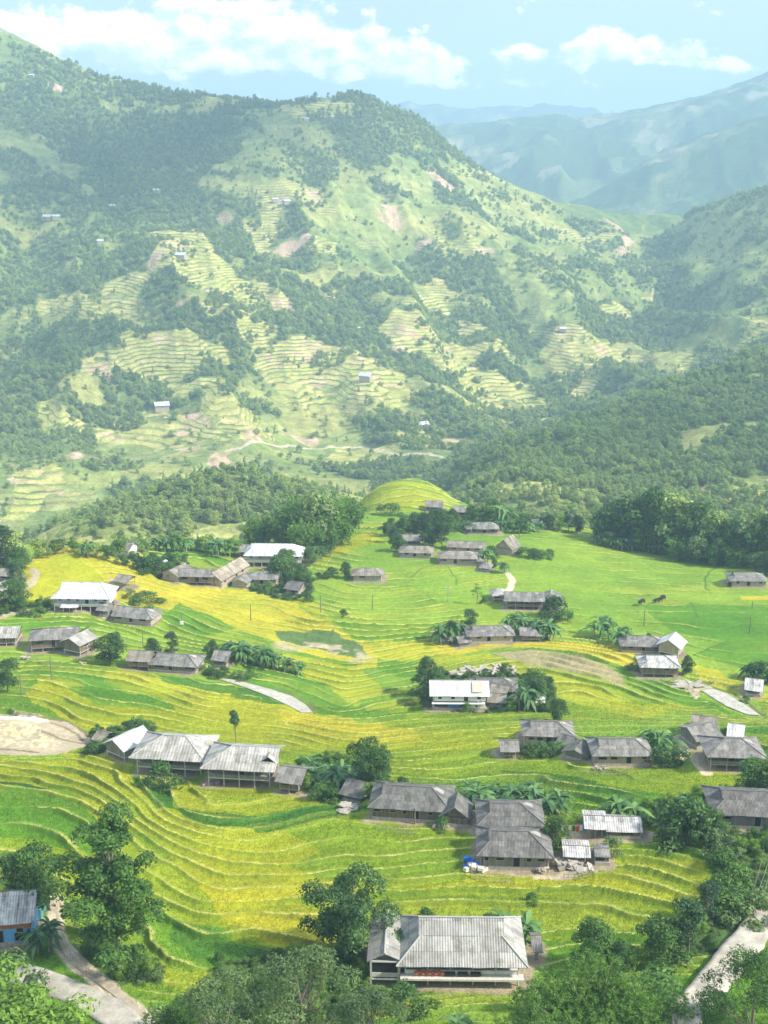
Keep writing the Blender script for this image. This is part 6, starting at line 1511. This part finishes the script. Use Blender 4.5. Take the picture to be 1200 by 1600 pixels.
ROADS = []
def sheet_road(name, pts, w, m, label=None, lift=.06):
    """a ribbon of ground along a polyline"""
    P = np.array(VP(pts)); L = [0]; ROADS.append((VP(pts), w))
    for a, b in zip(P[:-1], P[1:]): L.append(L[-1] + np.hypot(*(b - a)))
    n = max(8, int(L[-1] / 1.0)); s = np.linspace(0, L[-1], n); X = np.interp(s, L, P[:, 0]); Y = np.interp(s, L, P[:, 1])
    ker = np.ones(7) / 7; Xp = np.pad(X, 3, 'edge'); Yp = np.pad(Y, 3, 'edge'); X = np.convolve(Xp, ker, 'valid'); Y = np.convolve(Yp, ker, 'valid')
    T = np.stack([np.gradient(X), np.gradient(Y)], 1); T /= np.linalg.norm(T, axis=1, keepdims=True); N = np.stack([-T[:, 1], T[:, 0]], 1)
    V = []; k = 9; zc = village(X, Y)
    for j in range(k):
        o = (j / (k - 1) - .5) * w * (1 + .22 * (fbm(X / 3, Y / 3, 201 + (j > k / 2), 3) - .5) * 2); xx = X + N[:, 0] * o; yy = Y + N[:, 1] * o
        zz = np.maximum(zc, village(xx, yy)) + lift
        V.append(np.stack([xx, yy, zz], 1))
    V = np.array(V)
    z = V[:, :, 2].max(0); z = np.convolve(np.pad(z, 3, 'edge'), ker, 'valid') + .12; V[:, :, 2] = z[None]
    skirt = V[[0, -1]].copy(); skirt[:, :, 2] -= .8
    V = np.concatenate([skirt[:1], V, skirt[1:]]); k += 2
    idx = np.arange(k * n).reshape(k, n); q = np.stack([idx[:-1, :-1], idx[:-1, 1:], idx[1:, 1:], idx[1:, :-1]], -1).reshape(-1, 4)[:, ::-1]
    o = new_mesh(name, V.reshape(-1, 3), q, m); tag(o, label, kind='structure'); return o

def build_small():
    pole(81, 1062, 36, 'dark pole above the left green terraces'); pole(34, 1088, 33, 'pole with a small box at the left edge of the yellow terraces')
    pole(284, 979, 22, 'pole carrying pale meter boxes beside the slanting grey house', meter=True); pole(224, 1014, 24, 'dark pole in the light green strip above the tan-roofed shed')
    pole(392, 970, 26, 'dark pole in the golden field below the grey tan-walled house'); pole(501, 957, 26, 'thin pole at the edge where gold meets green'); pole(582, 953, 24, 'thin pole in the light green terraces under the lone house')
    pole(700, 941, 25, 'pole with a crossarm in the middle of the light green field', arms=True); pole(1006, 978, 25, 'dark pole in the wide green field right of centre'); pole(1171, 990, 26, 'dark pole in the wide green field near the right edge')
    pole(648, 1288, 28, 'pole standing before the longest dark-roofed house'); pole(1114, 830, 20, 'faint pole on the rim near the bamboo'); pole(811, 842, 18, 'short pole on the rim terrace near the grey rim house')
    pole(857, 822, 22, 'pole rising by the roof just above the rim'); pole(1175, 952, 12, 'short stake in the field under the isolated house')
    # bare leaning saplings at the right
    for i, (px, py, h, lx, lab) in enumerate([(1168, 1425, 105, .8, 'leftmost bare sapling of the leaning group beside the road'), (1178, 1430, 140, 1.0, 'tall thin bare sapling in the middle of the leaning group'), (1188, 1432, 120, .5, 'bare sapling with forked twigs in the leaning group'),
                                               (1196, 1428, 150, .9, 'tallest bare sapling of the leaning group'), (1206, 1430, 120, .3, 'rightmost bare sapling of the leaning group at the edge')]):
        x, y, z, d = at_ground(px, py); hh = h * d / F / CP; r = random.Random(i)
        root = empty('bare_sapling', (x, y, z)); tag(root, lab, 'bare tree', 'bare saplings')
        m = MB(); n = 8; P = [Vector((lx * (k / n) ** 1.3 * 1.6, .2 * math.sin(k), hh * k / n)) for k in range(n + 1)]
        for k in range(n): m.tube(P[k], P[k + 1], .06 * (1 - k / n) + .015, .06 * (1 - (k + 1) / n) + .015, 5)
        m.build('trunk', PALE, root, True)
        m = MB()
        for k in range(3, n):
            for s in range(2):
                q = P[k] + Vector((r.uniform(-1, 1) * .7, r.uniform(-.4, .4), r.uniform(.5, 1.3))); m.tube(P[k], q, .02, .006, 4)
        m.build('twigs', PALE, root)
    # grazing buffalo far off in the green field
    for px, py, s, lab in [(1003, 946, 1, 'dark buffalo leftmost of the three resting in the wide green field'), (1026, 943, .8, 'smaller dark buffalo between the other two in the green field'), (1035, 941, 1.1, 'dark buffalo rightmost of the three in the green field')]:
        x, y, z, d = at_ground(px, py); me = bpy.data.meshes.new('buffalo'); bmx = __import__('bmesh').new()
        sk = bmx.verts.layers.skin.verify()
        J = {'hip': ((-.9, 0, 1.05), .38), 'mid': ((0, 0, 1.0), .46), 'sho': ((.8, 0, 1.1), .38), 'neck': ((1.25, 0, 1.15), .22), 'head': ((1.6, 0, .95), .17), 'muz': ((1.95, 0, .72), .10), 'tail': ((-1.25, 0, .95), .05), 'tail2': ((-1.35, 0, .45), .03)}
        for nme, xx in (('a', -.85), ('b', .75)):
            for sy in (-1, 1): J[f'{nme}{sy}k'] = ((xx + .05, sy * .24, .55), .14); J[f'{nme}{sy}f'] = ((xx, sy * .24, .02), .09)
        J['h1'] = ((1.55, .35, 1.25), .05); J['h2'] = ((1.55, -.35, 1.25), .05)
        B = {k: bmx.verts.new(v[0]) for k, v in J.items()}
        for k, v in J.items(): B[k][sk].radius = (v[1], v[1])
        B['mid'][sk].use_root = True
        E = [('hip', 'mid'), ('mid', 'sho'), ('sho', 'neck'), ('neck', 'head'), ('head', 'muz'), ('hip', 'tail'), ('tail', 'tail2'), ('head', 'h1'), ('head', 'h2')]
        for sy in (-1, 1): E += [('hip', f'a{sy}k'), (f'a{sy}k', f'a{sy}f'), ('sho', f'b{sy}k'), (f'b{sy}k', f'b{sy}f')]
        for a, b in E: bmx.edges.new((B[a], B[b]))
        bmx.to_mesh(me); bmx.free(); me.materials.append(BUFF); o = bpy.data.objects.new('buffalo', me); C.objects.link(o)
        o.modifiers.new('skin', 'SKIN'); o.modifiers.new('sub', 'SUBSURF').render_levels = 1
        o.location = (x, y, z + .35); o.scale = (s,) * 3; o.rotation_euler = (0, 0, 2.9 + s); tag(o, lab, 'buffalo', 'buffalo in the green field')
    # far tiny houses on the mountain
    far = [(75, 345, 1.2, 'tiny white-roofed house, left one of the pair on the far left mountain'), (88, 343, 1.0, 'tiny white-roofed house, right one of the pair on the far left mountain'), (245, 302, 1, 'tiny pale house in the dark mountain forest'), (176, 326, .8, 'tiny house left of centre in the mountain forest'),
           (157, 381, .8, 'tiny reddish-white house low in the left forest'), (283, 405, 1.3, 'tiny long white building on the topmost yellow terraces'), (430, 317, .9, 'tiny house, left of two on the light mountain spur'), (448, 320, 1, 'tiny house, right of two on the light mountain spur'),
           (478, 190, .9, 'tiny white house, left of two near the wooded summit'), (518, 187, .9, 'tiny white house, right of two near the wooded summit'), (253, 641, 1.4, 'tiny white house in the middle of the lower yellow terraces'), (185, 129, .8, 'tiny white house high on the left ridge'),
           (660, 669, 1.1, 'tiny pale house above the valley road on the right'), (560, 519, .9, 'tiny white house at the small spur amid forest'), (880, 519, .9, 'tiny white house on the far right terraces'), (572, 594, 1.3, 'tiny white house at the earth cutting on the slope'), (50, 122, .7, 'tiny pale house near the left summit forest')]
    hp = None
    for px, py, s, lab in far:
        x, y, d = hit(mountain, px, py, 500, 2400, 2.0); z = float(mountain(np.array([x]), np.array([y]))[0])
        if hp is None:
            hp = empty('mountain_house', (0, 0, 0)); [g_.build('gable', WALL['pale'], hp) for g_ in make_roof(hp, 10, 4, 3.4, 2.2, 0, 0, 0, 0, ROOF['white'], RIDGEL, True)[1]]
            m = MB(); m.box((0, 0, 1.2), (9, 6.6, 4.4)); m.build('wall', WALL['pale'], hp); o = hp
        else: o = copy_tree(hp)
        o.location = (x, y, z + .3); o.scale = (s,) * 3; o.rotation_euler = (0, 0, R.uniform(-.5, .5)); tag(o, lab, 'house', 'houses on the far mountain')
    # roads and paths
    sheet_road('concrete_road', [(1045, 1620), (1085, 1575), (1110, 1545), (1140, 1510), (1168, 1470), (1200, 1432), (1245, 1390)], 3.4, CONC)
    sheet_road('dirt_path', [(84, 1408), (88, 1450), (96, 1480), (130, 1515), (170, 1545), (212, 1578), (235, 1610)], 1.0, m_plain('trodden_earth', (.40, .34, .26), .95, .25, 1.2))
    sheet_road('concrete_yard', [(10, 1522), (60, 1532), (110, 1552), (150, 1572), (190, 1592), (215, 1615)], 3.0, CONC)
    # things on the near farm
    near = [o for o in C.objects if o.name.startswith('village_house') and o.parent is None][0]
    M = near.matrix_world.copy() if False else Matrix.Translation(near.location) @ Matrix.Rotation(near.rotation_euler[2], 4, 'Z')
    f0 = -3.3
    for i in range(9):
        m = MB(); n = 10; r_ = R.uniform(.2, .27)
        for a in range(n):
            for b in range(5):
                def pp(a, b):
                    th = 2 * math.pi * a / n; ph = math.pi * b / 5; q = 1 + (.08 if a % 2 else -.04)
                    return (r_ * q * math.sin(ph) * math.cos(th), r_ * q * math.sin(ph) * math.sin(th), r_ * .75 * (1 + math.cos(ph)))
                q4 = [pp(a, b + 1), pp(a + 1, b + 1), pp(a + 1, b), pp(a, b)]
                if b == 0: q4 = q4[:3]
                if b == 4: q4 = [q4[0], q4[2], q4[3]]
                m.face(q4)
        o = m.build('pumpkin', PUMP, None, True); m = MB(); m.tube((0, 0, r_ * 1.4), (.03, 0, r_ * 1.4 + .1), .03, .02, 5); m.build('stalk', BARK, o)
        o.location = M @ Vector((-4.6 + i * .33, f0 - .3 + .22 * (i % 2), 1.44)); tag(o, f'orange pumpkin, {ORD[i]} from the left in the heap on the nearest porch', 'pumpkin', 'pumpkins on the porch')
    for i in range(3):
        m = MB(); m.box((0, 0, .09), (1.05, .6, .18)); m.box((0, -.3, .16), (1.1, .04, .1)); m.box((0, .3, .16), (1.1, .04, .1)); o = m.build('drying_tray', BLACK, None)
        o.location = M @ Vector((-1.2 + i * 1.3, f0 - .2, 1.44)); tag(o, f'dark drying tray on the nearest porch, {ORD[i]} right of the pumpkins', 'tray', 'trays on the porch')
    # cloth and scraps
    def thing_box(name, px, py, size, m, lab, cat, lift=0, rz=0, n=1):
        x, y, z, d = at_ground(px, py); mb = MB()
        sx, sy, sz = size
        if n == 1: 
            mb.box((0, 0, sz / 2), (sx, sy, sz)); mb.box((0, 0, sz + .03), (sx * .92, sy * .92, .06))
        else:
            r = random.Random(px)
            for k in range(n): mb.box((r.uniform(-.5, .5) * sx, r.uniform(-.5, .5) * sy, r.uniform(.1, 1) * sz * .6), (sx * r.uniform(.2, .5), sy * r.uniform(.3, .6), sz * r.uniform(.1, .35)), rz=r.uniform(0, 3), rx=r.uniform(-.4, .4))
        o = mb.build(name, m); o.location = (x, y, z + lift); o.rotation_euler = (0, 0, rz); tag(o, lab, cat); return o
    thing_box('tarpaulin', 833, 1356, (1.3, .2, 1.5), BLUEC, 'blue tarp hung at the right of the lower dark house wall', 'tarp', n=5)
    thing_box('scrap_heap', 737, 1352, (1.6, 1.6, 1.2), BLUEC, 'heap with blue sheet at the left end of the lower dark house', 'scrap heap', n=9)
    thing_box('scrap_heap', 742, 1362, (2.2, 1.6, 1.4), POSTP, 'grey sheets piled under the blue heap by the lower dark house', 'scrap heap', n=9)
    thing_box('woodpile', 885, 1358, (3.2, 1.6, 1.3), POST, 'jumbled woodpile in the yard left of the rubble-roofed woodshed', 'woodpile', n=16)
    thing_box('woodpile', 905, 1362, (3.4, 1.2, .9), STONE, 'low pile of planks in front of the rubble-roofed woodshed', 'woodpile', n=12)
    thing_box('rubble', 1078, 1072, (6, 3, .7), STONE, 'grey rubble beside the house with replaced roof sheets', 'rubble', n=22)
    thing_box('rubble', 545, 1268, (2.2, 3, .6), STONE, 'pale rubble sliding down under the small dark shed', 'rubble', n=14)
    thing_box('stone_bank', 765, 1052, (13, 1.2, 1.6), STONE, 'stone bank above the old dark house roof', 'bank', n=26)
    thing_box('teal_sheet', 57, 1440, (1.8, 3.0, 2.4), TEAL, 'teal corrugated lean-to at the right end of the blue-walled house', 'lean-to', rz=.1)
    thing_box('white_basin', 40, 1518, (1.2, .9, .15), WHITEC, 'white board lying on the grass by the concrete yard', 'board', rz=.4)
    thing_box('red_clothes', 735, 1108, (1.6, .3, 1.3), ORANGE, 'orange and red things in the open ground floor of the white house', 'clothes', n=6)
    thing_box('flag', 65, 990, (.5, .05, .6), ORANGE, 'small orange flag above the weathered farmhouse roof', 'flag', lift=3.2)
    # laundry line
    x, y, z, d = at_ground(905, 1310); root = empty('laundry_line', (x, y, z)); tag(root, 'line of washing hanging left of the open shelter', 'laundry')
    m = MB(); m.tube((-3, 0, 0), (-3, 0, 1.8), .05, .05); m.tube((1.6, 0, 0), (1.6, 0, 1.8), .05, .05); m.tube((-3, 0, 1.72), (1.6, 0, 1.72), .012, .012, 4); m.build('frame', POST, root)
    for i in range(9):
        m = MB(); m.box((-2.7 + i * .48, 0, 1.35 - .05 * (i % 3)), (.34, .04, .66 + .1 * (i % 3))); m.build('garment', [REDC, WHITEC, BLACK, STONE, BLACK, REDC, WHITEC, BLUEC, STONE][i], root)
    # fences
    def fence(pts, lab, h=1.1):
        Q = VP(pts); x0, y0 = Q[0]; z0 = float(village(np.array([x0]), np.array([y0]))[0]); root = empty('stick_fence', (x0, y0, z0)); tag(root, lab, 'fence', 'fences in the village')
        r = random.Random(pts[0][0]); m = MB(); tops = []
        for (ax, ay), (bx, by) in zip(Q[:-1], Q[1:]):
            n = max(2, int(math.hypot(bx - ax, by - ay) / .55))
            for k in range(n + 1):
                x = ax + (bx - ax) * k / n; y = ay + (by - ay) * k / n; z = float(village(np.array([x]), np.array([y]))[0]) - z0
                m.tube((x - x0, y - y0, z - .2), (x - x0 + r.uniform(-.08, .08), y - y0, z + h * r.uniform(.8, 1.15)), .035, .025, 4); tops.append((x - x0, y - y0, z + h * .7))
        for a, b in zip(tops[:-1], tops[1:]): m.tube(a, b, .03, .03, 4); m.tube((a[0], a[1], a[2] - h * .4), (b[0], b[1], b[2] - h * .4), .03, .03, 4)
        m.build('pickets', POST, root)
    fence([(735, 1372), (765, 1378), (800, 1378)], 'stick fence below the lower house of the close dark pair')
    fence([(880, 1372), (905, 1374), (930, 1366)], 'stick fence along the yard of the rubble-roofed woodshed')
    fence([(585, 1296), (615, 1302), (650, 1305)], 'stick fence before the longest dark-roofed house')
    fence([(905, 1206), (940, 1210), (985, 1210)], 'stick fence under the long grey house with pale plinth')
    fence([(560, 918), (585, 921), (602, 917)], 'little fence before the lone brownish house')
    fence([(740, 1016), (768, 1018), (800, 1014)], 'stick fence before the pale-walled grey house')
    fence([(48, 1032), (70, 1036), (100, 1038)], 'stick fence under the weathered farmhouse at the left')
    fence([(1085, 1072), (1110, 1068), (1140, 1076), (1170, 1092)], 'weathered fence along the upper bank of the right pond')
    fence([(110, 1500), (130, 1520), (150, 1532)], 'thin fence beside the footpath under the tallest left tree')
    fence([(1010, 1068), (1035, 1072), (1060, 1070)], 'stick fence before the house with replaced roof sheets')
    thing_box('woodpile', 690, 1296, (2.2, .8, .8), POST, 'stacked firewood against the longest dark-roofed house', 'woodpile', n=12)
    thing_box('woodpile', 940, 1202, (1.8, .7, .7), POST, 'firewood heap in front of the long grey house', 'woodpile', n=10)
    thing_box('woodpile', 880, 1174, (1.4, .9, .8), STONE, 'pale heap beside the dark outhouse', 'woodpile', n=9)
    thing_box('woodpile', 330, 1228, (2.2, .9, .8), POST, 'timber pile under the pale stilt houses', 'woodpile', n=12)
    thing_box('woodpile', 40, 1030, (2.0, .9, .9), STONE, 'scrap pile left of the weathered farmhouse', 'woodpile', n=12)
    thing_box('woodpile', 128, 1038, (1.6, .9, .7), POST, 'boards beside the bright gabled hut', 'woodpile', n=9)
    thing_box('barrel_stack', 848, 1366, (1.4, .7, .9), STONE, 'stone heap before the blue-tarped wall', 'stones', n=8)
    # water tank
    x, y, z, d = at_ground(259, 897); m = MB(); m.tube((0, 0, 2.2), (0, 0, 3.6), .75, .75, 14); m.tube((0, 0, 3.6), (0, 0, 3.9), .75, .3, 14)
    for a in range(4): m.tube((.55 * math.cos(a * 1.57 + .7), .55 * math.sin(a * 1.57 + .7), 0), (.55 * math.cos(a * 1.57 + .7), .55 * math.sin(a * 1.57 + .7), 2.2), .06, .06, 5)
    o = m.build('water_tank', m_plain('steel_tank', (.6, .62, .64), .35, .1, 3, .6), None, False); o.location = (x, y, z); tag(o, 'shiny round water tank on legs left of the gabled pale house', 'water tank')

# ------------------------------------------------------------------ put it together
build_houses()
build_village_ground()
mt = build_mountain(); build_far(); build_ground_sheet()
protos(); build_plants()
forest_object(*mt, [ch for k in ('wood1', 'wood2', 'wood3', 'wood4') for ch in PROTO[k][0].children if ch.name.startswith('crown')])
for k, (o, h) in PROTO.items():
    if k not in USED:
        for ch in list(o.children): bpy.data.objects.remove(ch)
        bpy.data.objects.remove(o)
build_small()
def weeds():
    r = np.random.default_rng(3); X_, Y_ = [], []
    for c, pl in FIELDS:
        if c != WEED: continue
        p = np.array(pl); lo, hi = p.min(0), p.max(0); n = int(min(3000, (hi - lo).prod() * 1.1)); x = r.uniform(lo[0], hi[0], n); y = r.uniform(lo[1], hi[1], n)
        k = in_poly(x, y, pl) & (np.abs(x / y) < .5)
        for c2, p2 in FIELDS:
            if c2 == SOIL: k &= ~in_poly(x, y, p2)
        X_.append(x[k]); Y_.append(y[k])
    x = np.concatenate(X_); y = np.concatenate(Y_); k = np.ones(len(x), bool)
    for (cx, cyy, hl, hw, yaw, pz) in PADS:
        c_, s_ = math.cos(yaw), math.sin(yaw); dx = x - cx; dy = y - cyy
        k &= ~((np.abs(dx * c_ + dy * s_) < hl + .3) & (np.abs(-dx * s_ + dy * c_) < hw + .3))
    for hw, c, pl in PATHS[:3]: k &= seg_dist(x, y, pl) > hw + .6
    for ln, w_ in ROADS: k &= seg_dist(x, y, ln) > w_ / 2 + .8
    x, y = x[k], y[k]; z = village(x, y) - .1
    forest_object(x, y, z, r.uniform(.16, .42, len(x)), [ch for q in ('bush1', 'bush2', 'bush3', 'light1') for ch in PROTO[q][0].children if ch.name.startswith('crown')], 'weeds', 'low weeds and undergrowth on the banks round the houses', 'weeds')
weeds()

def shade_cloud(cx, cy, cz, sx, sy, seed):
    """a cloud out of view above the haze, added to shade the slopes"""
    import bmesh
    r = random.Random(seed); bm = bmesh.new()
    for i in range(16):
        q = bmesh.ops.create_icosphere(bm, subdivisions=3, radius=1)['verts']; a = r.uniform(0, 6.28); d = r.uniform(0, 1) ** .5
        R_ = r.uniform(.22, .42) * (1.15 - .5 * d); ox, oy = d * math.cos(a) * .8, d * math.sin(a) * .8
        for v in q:
            n = 1 + .16 * math.sin(v.co.x * 5 + i) * math.sin(v.co.y * 6 + i * 2) * math.sin(v.co.z * 5); v.co = Vector(((v.co.x * R_ * n + ox) * sx, (v.co.y * R_ * n + oy) * sy, max(-.25, v.co.z * n) * R_ * sx * .45))
    me = bpy.data.meshes.new('shade_cloud'); bm.to_mesh(me); bm.free()
    def fn(t):
        d = t.node('ShaderNodeBsdfDiffuse'); d.inputs[0].default_value = (.95, .95, .95, 1); tr = t.node('ShaderNodeBsdfTransparent'); tr.inputs[0].default_value = (1, 1, 1, 1)
        m = t.node('ShaderNodeMixShader'); m.inputs[0].default_value = .18; t.l.new(d.outputs[0], m.inputs[1]); t.l.new(tr.outputs[0], m.inputs[2]); o = t.node('ShaderNodeOutputMaterial'); t.l.new(m.outputs[0], o.inputs[0])
    me.materials.append(mat('shade_cloud_mat', fn)); o = bpy.data.objects.new('shade_cloud', me); C.objects.link(o); o.location = (cx, cy, cz); tag(o, kind='structure')
def shade_at(px, py, d, sx, sy, seed, cz=1500):
    X, Y, Z = world_at(px, py, d); k = (cz - Z) / sdir.z; shade_cloud(X + sdir.x * k, Y + sdir.y * k, cz, sx, sy, seed)
shade_at(170, 270, 1680, 330, 260, 1); shade_at(20, 560, 1200, 150, 130, 2); shade_at(1040, 690, 800, 190, 150, 4)  # unseen clouds aimed at the slopes they darken; the last sets off the right hill

# ------------------------------------------------------------------ air
HAZE_DENSITY = 0.00027
zt = 640.0
m = MB(); m.box((0, 4500, (zt - 262) / 2), (16000, 9800, zt + 262)); hz = m.build('haze', [], None)
hm = bpy.data.materials.new('haze_air'); hm.use_nodes = True; t = NT(hm.node_tree)
pv = t.node('ShaderNodeVolumePrincipled'); pv.inputs['Color'].default_value = (.50, .73, 1.0, 1); pv.inputs['Density'].default_value = HAZE_DENSITY; pv.inputs['Anisotropy'].default_value = 0.0
ho = t.node('ShaderNodeOutputMaterial'); t.l.new(pv.outputs[0], ho.inputs['Volume']); hz.data.materials.append(hm)
tag(hz, kind='stuff')
